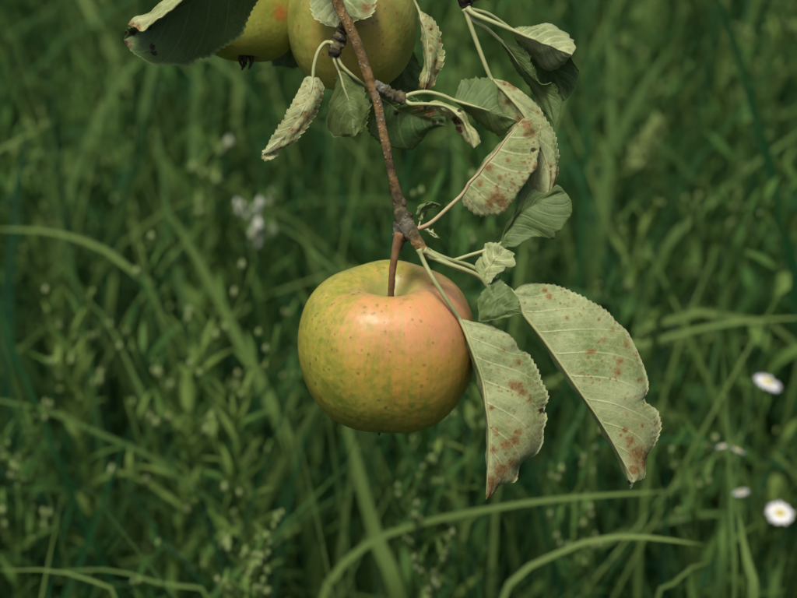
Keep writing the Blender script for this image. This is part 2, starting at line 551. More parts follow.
def blades(n, xr, yr, hmu, hsd, wmin, wmax, droop, seg=7, tintmu=0.4, fold=0.25, lean=0.35, near=NEAR):
    root = np.stack([RNG.uniform(*xr, n), RNG.uniform(*yr, n), np.full(n, -0.03)], 1)
    h = np.clip(RNG.normal(hmu, hsd, n), 0.10, 0.85)
    az = RNG.uniform(0, 2 * math.pi, n)
    d = np.stack([np.cos(az), np.sin(az), np.zeros(n)], 1)
    ln = np.abs(RNG.normal(0, lean, n))
    dr = np.abs(RNG.normal(0, droop, n))
    t = np.linspace(0, 1, seg + 1)
    ang = ln[:, None] * 0.45 + (ln[:, None] * 0.6) * t[None] + dr[:, None] * 2.4 * np.clip(t[None] - 0.35, 0, 1) ** 1.3
    ang = np.minimum(ang, 2.5)
    L = h * 1.15
    st = L[:, None] / seg
    am = (ang[:, 1:] + ang[:, :-1]) / 2
    hx = np.concatenate([np.zeros((n, 1)), np.cumsum(np.sin(am) * st, 1)], 1)
    hz = np.concatenate([np.zeros((n, 1)), np.cumsum(np.cos(am) * st, 1)], 1)
    wob = RNG.normal(0, 0.02, (n, 1)) * np.sin(t[None] * 4 + RNG.uniform(0, 6, (n, 1)))
    side = np.stack([-d[:, 1], d[:, 0], np.zeros(n)], 1)
    P = root[:, None] + d[:, None] * hx[..., None] + side[:, None] * wob[..., None]
    P[..., 2] += hz
    ok = clear_of_lens(P, near=near)
    P, ang, side, d = P[ok], ang[ok], side[ok], d[ok]
    n = len(P)
    w = RNG.uniform(wmin, wmax, n)
    prof = np.minimum(1, 0.55 + t * 1.6) * np.sqrt(np.clip(1 - t ** 2.2, 0, 1))
    ww = w[:, None] * prof[None] * 0.5
    ww[:, -1] = 0.0002
    tw = RNG.normal(0, 0.7, (n, 1)) + RNG.normal(0, 0.6, (n, 1)) * t[None]
    tang = np.stack([d[:, None, 0] * np.sin(ang), d[:, None, 1] * np.sin(ang), np.cos(ang)], -1)
    nrm = np.cross(tang, np.broadcast_to(side[:, None], tang.shape))
    s2 = side[:, None] * np.cos(tw)[..., None] + nrm * np.sin(tw)[..., None]
    n2 = np.cross(tang, s2)
    A = P + s2 * ww[..., None] + n2 * (ww * fold)[..., None]
    B = P - s2 * ww[..., None] + n2 * (ww * fold)[..., None]
    V = np.stack([A, P, B], 2).reshape(-1, 3)
    k = 3 * (seg + 1)
    base = (np.arange(n) * k)[:, None, None]
    i = np.arange(seg)[None, :, None] * 3
    q = np.array([[0, 1, 4, 3], [1, 2, 5, 4]])
    F = (base[..., None] + i[..., None] + q[None, None]).reshape(-1, 4)
    tint = np.clip(RNG.normal(tintmu, 0.27, n), 0, 0.9)
    tint = np.repeat(tint, k)
    return V, F, tint


def merge(parts):
    V, F, T, o = [], [], [], 0
    for v, f, t in parts:
        V.append(v); F.append(f + o); T.append(t); o += len(v)
    return np.vstack(V), np.vstack(F), np.concatenate(T)


gp = [
    blades(5600, (-1.5, 1.5), (0.55, 4.4), 0.46, 0.10, 0.003, 0.009, 0.45, tintmu=0.45, lean=0.5),
    blades(2300, (-1.4, 1.4), (0.7, 4.2), 0.60, 0.08, 0.005, 0.013, 0.70, seg=10, tintmu=0.62, lean=0.45, near=1.24),
    blades(8000, (-1.5, 1.5), (0.5, 4.4), 0.26, 0.08, 0.004, 0.009, 0.3, seg=5, tintmu=0.10),  # low layer tinted very dark: shade of the gaps painted into the blade colour
    blades(5200, (-1.4, 1.4), (0.7, 4.0), 0.60, 0.09, 0.0014, 0.0036, 0.30, seg=7, tintmu=0.62, lean=0.6),
    blades(9000, (-4.5, 4.5), (-1.5, 8.0), 0.36, 0.10, 0.006, 0.012, 0.4, seg=5, tintmu=0.3),
]
V, F, T = merge(gp)
tag(link('meadow_grass', mesh_from('meadow_grass', V, F, [M_GRASS], {'tint': T})),
    'mass of blurred green grass blades filling the meadow behind the apples', 'grass', kind='stuff')


# small weeds: stems with narrow leaves and little bud heads
def leaf_quad(base, dirv, up, L, W, curl=0.25):
    side = np.cross(dirv, up); side /= np.linalg.norm(side) + 1e-9
    pts = []
    for t, w in ((0, 0.18), (0.33, 1.0), (0.66, 0.75), (1, 0.03)):
        c = base + dirv * (L * t) + up * (L * curl * (t - 1.25 * t * t))
        pts += [c + side * (W * w / 2), c - side * (W * w / 2)]
    return np.array(pts), [(0, 1, 3, 2), (2, 3, 5, 4), (4, 5, 7, 6)]


OCT_V = np.array([[1, 0, 0], [-1, 0, 0], [0, 1, 0], [0, -1, 0], [0, 0, 1.8], [0, 0, -1.8]], float)
OCT_F = [(0, 2, 4, 4), (2, 1, 4, 4), (1, 3, 4, 4), (3, 0, 4, 4), (2, 0, 5, 5), (1, 2, 5, 5), (3, 1, 5, 5), (0, 3, 5, 5)]


def weed_geo(rg, root, top, n_leaf, leafL, leafW, n_br, headR, bud_r, n_bud):
    """one weed: returns stem (V,F), list of leaf placements, list of bud centres"""
    root = np.asarray(root, float); top = np.asarray(top, float)
    H = np.linalg.norm(top - root)
    mid = (root + top) / 2 + np.array([rg.normal(0, 0.02), rg.normal(0, 0.02), 0])
    path = catmull([root, mid, top], 10)
    stems = [(path, np.linspace(0.0022, 0.0011, 10))]
    leaves, buds = [], []
    for i in range(n_leaf):
        t = 0.25 + 0.72 * (i + rg.random() * 0.7) / n_leaf
        p = np.array([np.interp(t, np.linspace(0, 1, 10), path[:, k]) for k in range(3)])
        az = i * 2.4 + rg.random()
        el = rg.uniform(0.45, 1.2)
        leaves.append((p, np.array([math.cos(az) * math.cos(el), math.sin(az) * math.cos(el), math.sin(el)]), leafL * rg.uniform(0.6, 1.15) * (1.15 - 0.5 * t), leafW * rg.uniform(0.8, 1.2)))
    for b in range(n_br):
        t = 1.0 - min(0.30, 2.4 * headR / H) * (b / max(1, n_br))
        p = np.array([np.interp(t, np.linspace(0, 1, 10), path[:, k]) for k in range(3)])
        az = b * 2.4 + rg.random() * 0.8
        r = headR * rg.uniform(0.55, 1.0)
        tip = p + np.array([math.cos(az) * r * 0.65, math.sin(az) * r * 0.65, r * rg.uniform(0.8, 1.5)])
        pm = (p + tip) / 2 + np.array([math.cos(az), math.sin(az), -0.3]) * r * 0.15
        stems.append((catmull([p, pm, tip], 5), np.linspace(0.0010, 0.0006, 5)))
        for q in range(n_bud):
            buds.append((p + (tip - p) * rg.uniform(0.45, 1.12) + rg.normal(0, 1, 3) * np.array([0.10, 0.10, 0.10]) * r, bud_r * rg.uniform(0.5, 0.95)))
        for q in range(3):
            leaves.append((p + (tip - p) * (0.2 + 0.3 * q), np.array([math.cos(az + 2 * q) * 0.5, math.sin(az + 2 * q) * 0.5, 0.85]), leafL * 0.42, leafW * 0.6))
    return stems, leaves, buds


def weed_mass(n, xr, yr, hmu):
    lv, lf, lt, o = [], [], [], 0
    bv, bf, bt, bo = [], [], [], 0
    rg = np.random.default_rng(5)
    for _ in range(n):
        x, y = rg.uniform(*xr), rg.uniform(*yr)
        h = float(np.clip(rg.normal(hmu, 0.09), 0.2, 0.72))
        root = np.array([x, y, -0.03]); top = np.array([x + rg.normal(0, 0.05), y + rg.normal(0, 0.05), h])
        hd = np.array([[top + np.array([0, 0, 0.06]), top, (root + top) / 2]])
        if not clear_of_lens(hd, 90, NEAR + 0.06)[0]:
            continue
        kind = rg.random()
        if kind < 0.45:
            st, lvs, bds = weed_geo(rg, root, top, 22, 0.070, 0.009, 3, 0.035, 0.0026, 3)
        elif kind < 0.8:
            st, lvs, bds = weed_geo(rg, root, top, 24, 0.050, 0.014, 2, 0.03, 0.0025, 2)
        else:
            st, lvs, bds = weed_geo(rg, root, top, 34, 0.034, 0.007, 5, 0.05, 0.0024, 3)
        tint = float(np.clip(rg.normal(0.5, 0.22), 0, 1))
        for path, rad in st:
            v, f = tube_geo(path, rad, 3, False)
            lv.append(v); lf.append(np.array(f) + o); lt.append(np.full(len(v), tint)); o += len(v)
        for p, dv, L, W in lvs:
            v, f = leaf_quad(p, dv, np.array([0, 0, 1.0]), L, W)
            lv.append(v); lf.append(np.array(f) + o); lt.append(np.full(len(v), min(1, max(0, tint + rg.normal(0, .1))))); o += len(v)
        for p, r in bds:
            q = leaf_quad(p, np.array([0.1, 0.1, 0.98]), np.array([0, 1.0, 0]), r * 3.2, r * 1.6, 0.0)
            bv.append(OCT_V * r + p); bf.append(np.array([t[:3] for t in OCT_F]) + bo); bt.append(np.full(6, rg.uniform(0, 0.35))); bo += 6
    return (np.vstack(lv), np.vstack(lf), np.concatenate(lt)), (np.vstack(bv), np.vstack(bf), np.concatenate(bt))


(wv, wf, wt), (bv, bf, bt) = weed_mass(1000, (-1.4, 1.4), (0.75, 4.2), 0.50)
tag(link('meadow_weeds', mesh_from('meadow_weeds', wv, wf, [M_WEED], {'tint': wt})),
    'tangle of blurred leafy green weeds growing among the grass', 'weeds', kind='stuff')
tag(link('weed_buds', mesh_from('weed_buds', bv, bf, [M_BUDS], {'tint': bt})),
    'scattered tiny pale buds on the blurred weeds', 'buds', kind='stuff')

# ------------------------------------------------------------------ blades of grass one can tell apart
BLADE_GROUP = 'long grass blades that stand out of the meadow'


def grass_blade(label, pts, depth, width_px, tint, root=None, twist=0.0, roll=0.35):
    """pts: photo pixels from the lower end to the tip; depth: metres from the lens (number or one per point)"""
    ds = depth if isinstance(depth, (list, tuple)) else [depth] * len(pts)
    P = [at(p[0], p[1], d) for p, d in zip(pts, ds)]
    if root is not False:
        b = P[0]; nx = P[1] - P[0]
        r = np.array([b[0] - nx[0] * 2.2, b[1] + 0.02, -0.03]) if root is None else np.array(root)
        P = [r, r * 0.35 + b * 0.65 + np.array([-nx[0] * 0.25, 0, -0.02])] + P
    n = 40
    C = catmull(P, n)
    w = width_px * np.mean(ds) / PXF
    t = np.linspace(0, 1, n)
    ww = w * 0.5 * np.minimum(1, 0.5 + 1.6 * t) * np.sqrt(np.clip(1 - t ** 5, 0, 1)) * (1 - 0.35 * t)
    T = np.gradient(C, axis=0); T /= np.linalg.norm(T, axis=1)[:, None]
    view = C - C_; view /= np.linalg.norm(view, axis=1)[:, None]
    S = np.cross(T, view); S /= np.linalg.norm(S, axis=1)[:, None]
    N = np.cross(T, S)
    best = None
    for sg in (1, -1):
        tw = sg * (roll + twist * t)
        S2 = S * np.cos(tw)[:, None] + N * np.sin(tw)[:, None]
        N2 = np.cross(T, S2)
        q = np.abs(N2[:, 2]).mean()
        if best is None or q > best[0]: best = (q, S2, N2)
    _, S2, N2 = best
    V = np.stack([C + S2 * ww[:, None] + N2 * ww[:, None] * .3, C, C - S2 * ww[:, None] + N2 * ww[:, None] * .3], 1).reshape(-1, 3)
    F = []
    for i in range(n - 1):
        F += [(3 * i, 3 * i + 1, 3 * i + 4, 3 * i + 3), (3 * i + 1, 3 * i + 2, 3 * i + 5, 3 * i + 4)]
    me = mesh_from('grass_blade', V, F, [M_GRASS], {'tint': np.full(len(V), tint)})
    return tag(link('grass_blade', me, loc=C[0]), label, 'grass blade', BLADE_GROUP)


grass_blade('broad pale blade arching over at the bottom edge, below the hanging leaves', [(500, 610), (545, 562), (590, 541), (640, 537), (705, 545)], 1.10, 14, 0.93, roll=0.55)
grass_blade('pale blade lying almost level just below the tip of the leaf hanging before the apple', [(318, 625), (338, 572), (372, 542), (420, 524), (480, 511), (560, 499), (672, 491)], [1.24, 1.23, 1.22, 1.2, 1.18, 1.17, 1.17], 12, 0.84, roll=0.5)
grass_blade('wide upright blade below the apple, left of its lowest point', [(398, 605), (378, 545), (362, 490), (348, 430), (336, 380)], 1.32, 25, 0.82)
grass_blade('long wide blade leaning diagonally left of the apple, below the white blossom cluster', [(295, 470), (268, 400), (235, 335), (208, 280), (165, 205)], 1.42, 21, 0.80)
grass_blade('blade arching out of the left edge at mid height', [(160, 318), (120, 262), (80, 240), (40, 231), (-15, 229)], 1.42, 12, 0.86, roll=0.6)
grass_blade('straight blade rising steeply in the middle of the left half', [(190, 330), (178, 270), (166, 200), (158, 130)], 1.55, 14, 0.60)
grass_blade('tall upright blade under the dark leaf at the top left', [(196, 200), (194, 140), (197, 90), (202, 20)], 1.80, 17, 0.66)
grass_blade('long blade bending over below the dark leaf in the upper left corner', [(60, 240), (85, 150), (118, 85), (155, 52), (215, 60), (262, 110)], 1.75, 13, 0.70)
grass_blade('level blade running out of the right edge above the daisies', [(600, 365), (640, 346), (700, 329), (750, 321), (815, 317)], [1.4, 1.38, 1.36, 1.35, 1.35], 11, 0.86, root=(0.17, 1.22, -0.03), roll=0.5)
grass_blade('long blade slanting up to the right edge in the upper right', [(660, 262), (700, 215), (750, 168), (815, 122)], 1.7, 12, 0.74)
grass_blade('upright blade standing left of the lower daisies', [(733, 610), (731, 520), (727, 430), (722, 345)], 1.12, 9, 0.72)
grass_blade('broad short blade standing under the daisies at the bottom right', [(752, 615), (747, 565), (741, 530), (737, 505)], 1.10, 24, 0.85)
grass_blade('slender blade curving out of the bottom left corner', [(120, 612), (85, 580), (45, 570), (-15, 571)], 1.12, 7, 0.84)
grass_blade('narrow blade crossing the bottom left in a low arc', [(215, 612), (165, 586), (110, 570), (50, 572)], 1.16, 7, 0.80)
grass_blade('dark slim blade slanting down to the right at the bottom left', [(205, 600), (170, 550), (138, 505), (110, 462)], 1.16, 7, 0.12)
grass_blade('pale blade slanting left behind the hanging leaf at the right', [(575, 300), (590, 240), (615, 150), (645, 85), (672, 50)], 1.9, 18, 0.66)
grass_blade('thin blade bending toward the apple from the left, below the curled leaf', [(345, 300), (318, 258), (292, 232), (262, 222)], 1.36, 9, 0.70)
grass_blade('wide dark blade standing at the left edge', [(12, 420), (8, 320), (14, 220), (28, 120)], 1.5, 20, 0.10)
grass_blade('blade rising to the right between the two lower hanging leaves', [(560, 470), (575, 430), (592, 380), (600, 330)], 1.3, 11, 0.55)
grass_blade('upright blade near the right edge beside the topmost weed', [(700, 420), (712, 370), (722, 300), (726, 240)], 1.45, 10, 0.58)
grass_blade('slim blade slanting across the lower left, right of the leafy bud weed', [(150, 430), (128, 365), (105, 320), (70, 282)], 1.36, 9, 0.72)
grass_blade('short pale blade curving at the bottom right below the level blade', [(655, 612), (672, 585), (694, 566), (715, 560)], 1.14, 11, 0.80)

# ------------------------------------------------------------------ weeds one can tell apart
WEED_GROUP = 'upright budding weeds that stand out of the meadow'
wl_v, wl_f = leaf_quad(np.zeros(3), np.array([1.0, 0, 0]), np.array([0, 0, 1.0]), 1.0, 1.0)
WEED_LEAF = {}
for k, tnt in enumerate((0.45, 0.7, 0.95)):
    WEED_LEAF[k] = mesh_from('weed_leaf', wl_v, wl_f, [M_WEED], {'tint': np.full(len(wl_v), tnt)})


def weed_plant(label, px, py, depth, n_leaf, leafL, leafW, n_br, headR, bud_r, n_bud, tone, bud_tint, seed, lean=(0, 0), name='weed_plant'):
    rg = np.random.default_rng(seed)
    top = at(px, py, depth)
    root = np.array([top[0] + lean[0], top[1] + lean[1], -0.03])
    stems, leaves, buds = weed_geo(rg, root, top, n_leaf, leafL, leafW, n_br, headR, bud_r, n_bud)
    e = empty(name, root, label, 'weed', WEED_GROUP)
    v, f = join_geo([tube_geo(p, r, 5) for p, r in stems])
    link('stem', mesh_from('weed_stem', v, f, [M_WEED], {'tint': np.full(len(v), 0.6 + 0.15 * tone)}), e)
    for p, dv, L, W in leaves:
        if p[2] < top[2] - 0.30: continue
        o = bpy.data.objects.new('leaf', WEED_LEAF[int(min(2, max(0, tone - (rg.random() < 0.35))))])
        COL.objects.link(o)
        o.parent = e
        o.location = Vector(p) - e.location
        o.rotation_euler = Vector(dv).to_track_quat('X', 'Z').to_euler()
        o.scale = (L, W, L)
    bvv = np.vstack([OCT_V * r + p for p, r in buds])
    bff = []
    for k in range(len(buds)):
        bff += [tuple(i + 6 * k for i in t[:3]) for t in OCT_F]
    bo = link('buds', mesh_from('weed_buds', bvv, bff, [M_BUDS], {'tint': np.clip(rg.normal(bud_tint, 0.12, len(bvv) // 6), 0, 1).repeat(6)}), e)
    bo['kind'] = 'stuff'
    return e


weed_plant('leafy weed with a crown of pale buds, low on the left', 68, 345, 1.30, 58, 0.055, 0.0075, 7, 0.034, 0.0030, 4, 2, 0.35, 21)
weed_plant('bushy weed dotted with whitish buds, left of the apple', 196, 345, 1.30, 64, 0.055, 0.0075, 14, 0.075, 0.0040, 2, 2, 0.50, 22)
weed_plant('bushy weed with yellowish buds between the whitish one and the apple', 232, 395, 1.24, 56, 0.05, 0.0065, 9, 0.05, 0.0030, 2, 2, 0.35, 23)
weed_plant('weed topped by a white blossom cluster, upper left of the apple', 248, 222, 1.48, 22, 0.05, 0.006, 4, 0.020, 0.0052, 4, 1, 0.95, 24)
weed_plant('slim weed with a few white blossoms just right of the white cluster', 264, 210, 1.50, 18, 0.045, 0.006, 3, 0.016, 0.0042, 2, 1, 0.75, 25)
weed_plant('plume-like weed at the bottom edge, left of the apple', 252, 560, 1.14, 60, 0.030, 0.0055, 9, 0.028, 0.0026, 9, 2, 0.30, 26)
weed_plant('leafy weed at the left edge of the upper half', 22, 165, 1.62, 50, 0.06, 0.008, 6, 0.035, 0.003, 3, 2, 0.30, 27)
weed_plant('pale weed with a knobbly head under the curled brownish leaf', 212, 165, 1.62, 50, 0.05, 0.0075, 5, 0.03, 0.0045, 3, 2, 0.35, 28)
weed_plant('slender weed with level side shoots right of the drooping green leaf', 636, 245, 1.50, 50, 0.06, 0.007, 5, 0.03, 0.0026, 5, 2, 0.25, 29, lean=(0.06, 0.03))
weed_plant('tall leafy weed near the upper right corner', 763, 65, 1.92, 50, 0.08, 0.010, 6, 0.045, 0.0036, 6, 2, 0.28, 30, lean=(-0.05, 0))
weed_plant('weed with a pale head at the right of the spotted hanging leaf', 716, 225, 1.62, 24, 0.06, 0.009, 5, 0.035, 0.003, 5, 1, 0.30, 31)
weed_plant('low weed with a bud head below the apple', 410, 500, 1.20, 20, 0.04, 0.006, 5, 0.022, 0.0028, 5, 1, 0.40, 32)
weed_plant('small budding weed at the bottom edge below the apple', 432, 575, 1.12, 18, 0.03, 0.006, 6, 0.022, 0.0030, 5, 2, 0.45, 33)
weed_plant('weed with loose buds under the tip of the big spotted leaf', 575, 495, 1.22, 22, 0.045, 0.007, 6, 0.03, 0.0028, 5, 1, 0.45, 34)
weed_plant('tall weed with fine leaves right of the topmost leaves', 640, 60, 1.95, 30, 0.06, 0.008, 7, 0.05, 0.003, 5, 1, 0.25, 35)
weed_plant('leafy weed at the left edge above the slender blade', 20, 460, 1.24, 24, 0.05, 0.008, 6, 0.035, 0.0028, 5, 1, 0.35, 36)
weed_plant('weed with sparse buds between apple and left weeds', 300, 330, 1.42, 22, 0.05, 0.007, 5, 0.03, 0.0026, 4, 1, 0.45, 37)
weed_plant('weed with drooping leaves at the bottom, right of the level blade', 690, 470, 1.24, 26, 0.06, 0.009, 5, 0.03, 0.0026, 4, 1, 0.35, 38)

# seed-head grass
e = empty('seed_grass', (at(598, 232, 1.72)[0], at(598, 232, 1.72)[1], -0.03), 'yellowish grass seed spike leaning right in the upper right', 'seed grass')
sp = catmull([(e.location.x, e.location.y, -0.03), at(598, 235, 1.72), at(632, 172, 1.72), at(657, 120, 1.72)], 26)
v, f = tube_geo(sp, np.linspace(0.0022, 0.001, 26), 6)
link('stalk', mesh_from('seed_stalk', v, f, [M_WEED], {'tint': np.full(len(v), 0.8)}), e)
sv, sf = [], []
rg = np.random.default_rng(3)
tip, bse = at(657, 120, 1.72), at(634, 168, 1.72)
ax = (tip - bse)
for k in range(220):
    t = rg.random()
    c = bse + ax * t + rg.normal(0, 1, 3) * 0.0030 * (0.5 + math.sin(math.pi * (0.15 + 0.8 * t)))
    sv.append(OCT_V * np.array([0.0016, 0.0016, 0.0032]) + c)
    sf += [tuple(i + 6 * k for i in q[:3]) for q in OCT_F]
o = link('seed_spike', mesh_from('seed_spike', np.vstack(sv), sf, [M_BUDS], {'tint': np.repeat(rg.uniform(0.0, 0.35, 220), 6)}), e)
o['kind'] = 'stuff'

# ------------------------------------------------------------------ daisies
DAISY_GROUP = 'white daisies at the lower right'


def daisy(label, px, py, depth, diam_px, tilt_x, tilt_y, seed, npet=34):
    rg = np.random.default_rng(seed)
    c = at(px, py, depth)
    r = diam_px / 2 * depth / PXF
    root = np.array([c[0] + rg.normal(0, 0.02), c[1] + 0.02 + rg.normal(0, 0.01), -0.03])
    e = empty('daisy', root, label, 'daisy', DAISY_GROUP)
    N = Vector((math.sin(tilt_x), math.sin(tilt_y), 1.0)).normalized()
    Rm = np.array(N.to_track_quat('Z', 'Y').to_matrix())
    path = catmull([root, (root + c) / 2 + np.array([rg.normal(0, .008), 0, 0]), c - np.array(N) * 0.012, c], 18)
    v, f = tube_geo(path, np.linspace(0.0016, 0.0009, 18), 6)
    link('stem', mesh_from('daisy_stem', v, f, [M_WEED], {'tint': np.full(len(v), 0.7)}), e)
    pv, pf = [], []
    for k in range(npet):
        a = 2 * math.pi * (k + rg.uniform(-.25, .25)) / npet
        L = r * rg.uniform(0.88, 1.04); w = r * 0.17
        dr = rg.normal(-0.03, 0.06)
        ring = []
        for t, ww in ((0.28, 0.5), (0.6, 0.95), (0.88, 1.0), (1.0, 0.45)):
            z = (0.12 * (t - 0.28) - 0.22 * (t - 0.28) ** 2 + dr * t) * r + (0.02 * r if k % 2 else 0)
            ring += [(L * t, w * ww / 2, z), (L * t, -w * ww / 2, z)]
        q = np.array(ring) @ np.array([[math.cos(a), math.sin(a), 0], [-math.sin(a), math.cos(a), 0], [0, 0, 1]])
        pv.append(q @ Rm.T + c)
        o_ = 8 * k
        pf += [(o_, o_ + 1, o_ + 3, o_ + 2), (o_ + 2, o_ + 3, o_ + 5, o_ + 4), (o_ + 4, o_ + 5, o_ + 7, o_ + 6)]
    po = link('petals', mesh_from('daisy_petals', np.vstack(pv), pf, [M_PETAL]), e)
    po['kind'] = 'stuff'
    dv, df = [], []
    na, nr = 18, 6
    for i in range(nr):
        for j in range(na):
            th = (i / (nr - 1)) * math.pi / 2
            a = 2 * math.pi * j / na
            q = np.array([math.cos(a) * math.cos(th) * r * .36, math.sin(a) * math.cos(th) * r * .36, math.sin(th) * r * .2 + rg.normal(0, .012) * r])
            dv.append(Rm @ q + c)
    for i in range(nr - 1):
        for j in range(na):
            df.append((i * na + j, i * na + (j + 1) % na, (i + 1) * na + (j + 1) % na, (i + 1) * na + j))
    link('disc', mesh_from('daisy_disc', np.array(dv), df, [M_DISC]), e)
    cv, cf = tube_geo(np.array([c - np.array(N) * r * .38, c - np.array(N) * r * .2, c - np.array(N) * r * .02]), [r * .1, r * .34, r * .36], 12)
    link('calyx', mesh_from('daisy_calyx', cv, cf, [M_WEED], {'tint': np.full(len(cv), 0.6)}), e)
    for k in range(3):
        t = 0.55 + 0.13 * k
        p = np.array([np.interp(t, np.linspace(0, 1, 18), path[:, i]) for i in range(3)])
        lo = bpy.data.objects.new('leaf', WEED_LEAF[1]); COL.objects.link(lo)
        lo.parent = e; lo.location = Vector(p) - e.location
        az = rg.uniform(0, 6.28)
        lo.rotation_euler = Vector((math.cos(az), math.sin(az), 0.9)).to_track_quat('X', 'Z').to_euler()
        lo.scale = (0.04, 0.007, 0.04)
    return e


daisy('topmost white daisy, tilted to the right, near the right edge', 768, 382, 1.28, 29, 0.35, -0.05, 1)
daisy('lowest white daisy, wide open with yellow middle, at the right edge', 780, 513, 1.27, 28, 0.08, -0.35, 2)
daisy('small white daisy just above the lowest one', 741, 492, 1.23, 17, -0.2, 0.2, 3, 26)
daisy('small daisy seen from the side, right one of the touching pair', 738, 450, 1.20, 17, 0.5, 0.35, 4, 26)
daisy('smallest daisy seen from the side, left one of the touching pair', 722, 446, 1.22, 13, -0.4, 0.35, 5, 22)

# ------------------------------------------------------------------ apples
PROFILE = [(0.0, .56), (.05, .57), (.11, .63), (.18, .73), (.27, .835), (.38, .90), (.50, .915), (.63, .875), (.78, .755), (.90, .56), (.97, .32),
           (1.0, .05), (.985, -.22), (.93, -.47), (.83, -.69), (.69, -.85), (.54, -.935), (.40, -.96), (.28, -.945), (.18, -.89), (.09, -.83), (0.0, -.81)]


def apple(label, px, py, dmm, rpx, prof_scale, mat, seed, tilt=(0, 0), rotz=0.0, stem_pts=None, stem_r=None, calyx=True, squash=(1, 1)):
    rg = np.random.default_rng(seed)
    depth = FOCUS + dmm * 0.001
    c = at(px, py, depth)
    R = rpx * depth / PXF
    prof = catmull(np.array(PROFILE) * np.array([1, prof_scale]), 64)
    prof[0, 0] = prof[-1, 0] = 0.0015
    na = 96
    th = np.linspace(0, 2 * math.pi, na, endpoint=False)
    ph = rg.uniform(0, 6.28, 4)
    V = np.zeros((64, na, 3))
    for i, (r, z) in enumerate(prof):
        low = np.clip(-z, 0, 1)
        top = np.clip(z, 0, 1)
        k = 1 + 0.012 * np.sin(3.1 * z + ph[2]) * np.cos(th + ph[1]) + 0.018 * np.cos(2 * th + ph[0]) + 0.014 * np.cos(3 * th + ph[1]) + (0.012 + 0.02 * low * low) * np.cos(5 * th + ph[2])
        zz = z + (0.030 * np.cos(th + ph[3]) + 0.018 * np.cos(2 * th + ph[1]) + 0.014 * np.cos(5 * th + ph[0])) * (top ** 2) * min(1, r * 2.2)
        V[i, :, 0] = r * k * np.cos(th); V[i, :, 1] = r * k * np.sin(th); V[i, :, 2] = zz
    V = V.reshape(-1, 3)
    F = []
    for i in range(63):
        for j in range(na):
            F.append((i * na + j, (i + 1) * na + j, (i + 1) * na + (j + 1) % na, i * na + (j + 1) % na))
    e = empty('apple', c, label, 'apple')
    me = mesh_from('apple_skin', V, F, [mat])
    o = bpy.data.objects.new('skin', me); COL.objects.link(o)
    o.parent = e
    o.scale = (R * squash[0], R * squash[0], R * squash[1])
    o.rotation_euler = (tilt[0], tilt[1], rotz)
    Rm = np.array(o.rotation_euler.to_matrix())
    if stem_pts is not None:
        S = catmull([c + Rm @ np.array([0, 0, R * 0.52 * prof_scale])] + list(heroes(stem_pts)), 26)
        sr = np.interp(np.linspace(0, 1, 26), np.linspace(0, 1, len(stem_r)), stem_r)
        v, f = tube_geo(S, sr, 12, lump=0.05, seed=seed)
        link('stem', mesh_from('apple_stem', v, f, [M_STEM]), e)
    if calyx:
        parts = []
        cb = np.array([0, 0, -R * .84 * prof_scale])
        for k in range(5):
            a = 2 * math.pi * k / 5 + 0.4
            d = np.array([math.cos(a), math.sin(a), 0])
            p = catmull([cb + d * R * .05, cb + d * R * .12 + np.array([0, 0, -R * .14]), cb + d * R * .10 + np.array([0, 0, -R * .23]), cb + d * R * (.20 if k % 2 else .06) + np.array([0, 0, -R * .31])], 8)
            parts.append(tube_geo(p @ Rm.T + c, np.linspace(R * .055, R * .012, 8), 6))
        v, f = join_geo(parts)
        link('calyx', mesh_from('apple_calyx', v, f, [M_CALYX]), e)
    return e


apple('large yellow-green apple with orange-pink blush hanging alone below the twig', 388, 346, 18, 88.5, 0.88, M_APPLE1, 4, tilt=(0.03, 0.05), rotz=0.3,
      stem_pts=[(391.5, 288, 3), (392.5, 270, -2), (395.5, 252, -5), (400, 232, -7)], stem_r=[.0017, .0014, .0014, .0016, .0024])
apple('green apple behind the twig at the top, cut by the upper edge', 352, 22, 32, 65.5, 1.0, M_APPLE2, 7, tilt=(0.05, -0.08), rotz=1.1,
      stem_pts=[(352, -25, 18), (350, -45, 6), (338, -62, -12)], stem_r=[.0014, .0014, .0018], calyx=True)
apple('green apple with a red fleck behind the dark leaf at the top left', 248, 6, 40, 55, 1.0, M_APPLE3, 9, tilt=(-0.42, 0.22), rotz=0.4,
      stem_pts=[(252, -40, 22), (275, -62, 10), (320, -76, -12)], stem_r=[.0013, .0013, .0017])

# ------------------------------------------------------------------ branches
br = empty('apple_branch', heroes([(402, 220, -7)])[0], 'brown apple twig hanging from the top with spotted leaves and fruit spurs', 'branch')
tw = empty('leafy_twig', heroes([(466, 2, -6)])[0], 'leafy apple twig entering at the top right, with pale and dark leaves', 'branch')


def bark_tube(name, pts, rad_px, parent, warm, scars=(), nseg=14, n=90, lump=0.06, seed=1, world_pts=None):
    P = heroes(pts) if pts else np.zeros((0, 3))
    if world_pts is not None:
        P = np.vstack([np.array(world_pts), P]) if len(P) else np.array(world_pts)
    C = catmull(P, n)
    # radii interpolate along arc length between control points
    seglen = np.concatenate([[0], np.cumsum(np.linalg.norm(np.diff(P, axis=0), axis=1))]); seglen /= seglen[-1]
    t = np.linspace(0, 1, n)
    r = np.interp(t, seglen, np.array(rad_px) * MMPX)
    w = np.interp(t, seglen, warm)
    sc = np.zeros(n)
    for st, amp, wid, dark in scars:
        g = np.exp(-((t - st) / wid) ** 2)
        r = r * (1 + amp * g); sc = np.maximum(sc, dark * g)
    v, f = tube_geo(C, r, nseg, lump=lump, seed=seed)
    me = mesh_from(name, v, f, [M_BARK], {'warm': np.repeat(w, nseg), 'scar': np.repeat(sc, nseg)})
    return link(name, me, parent)


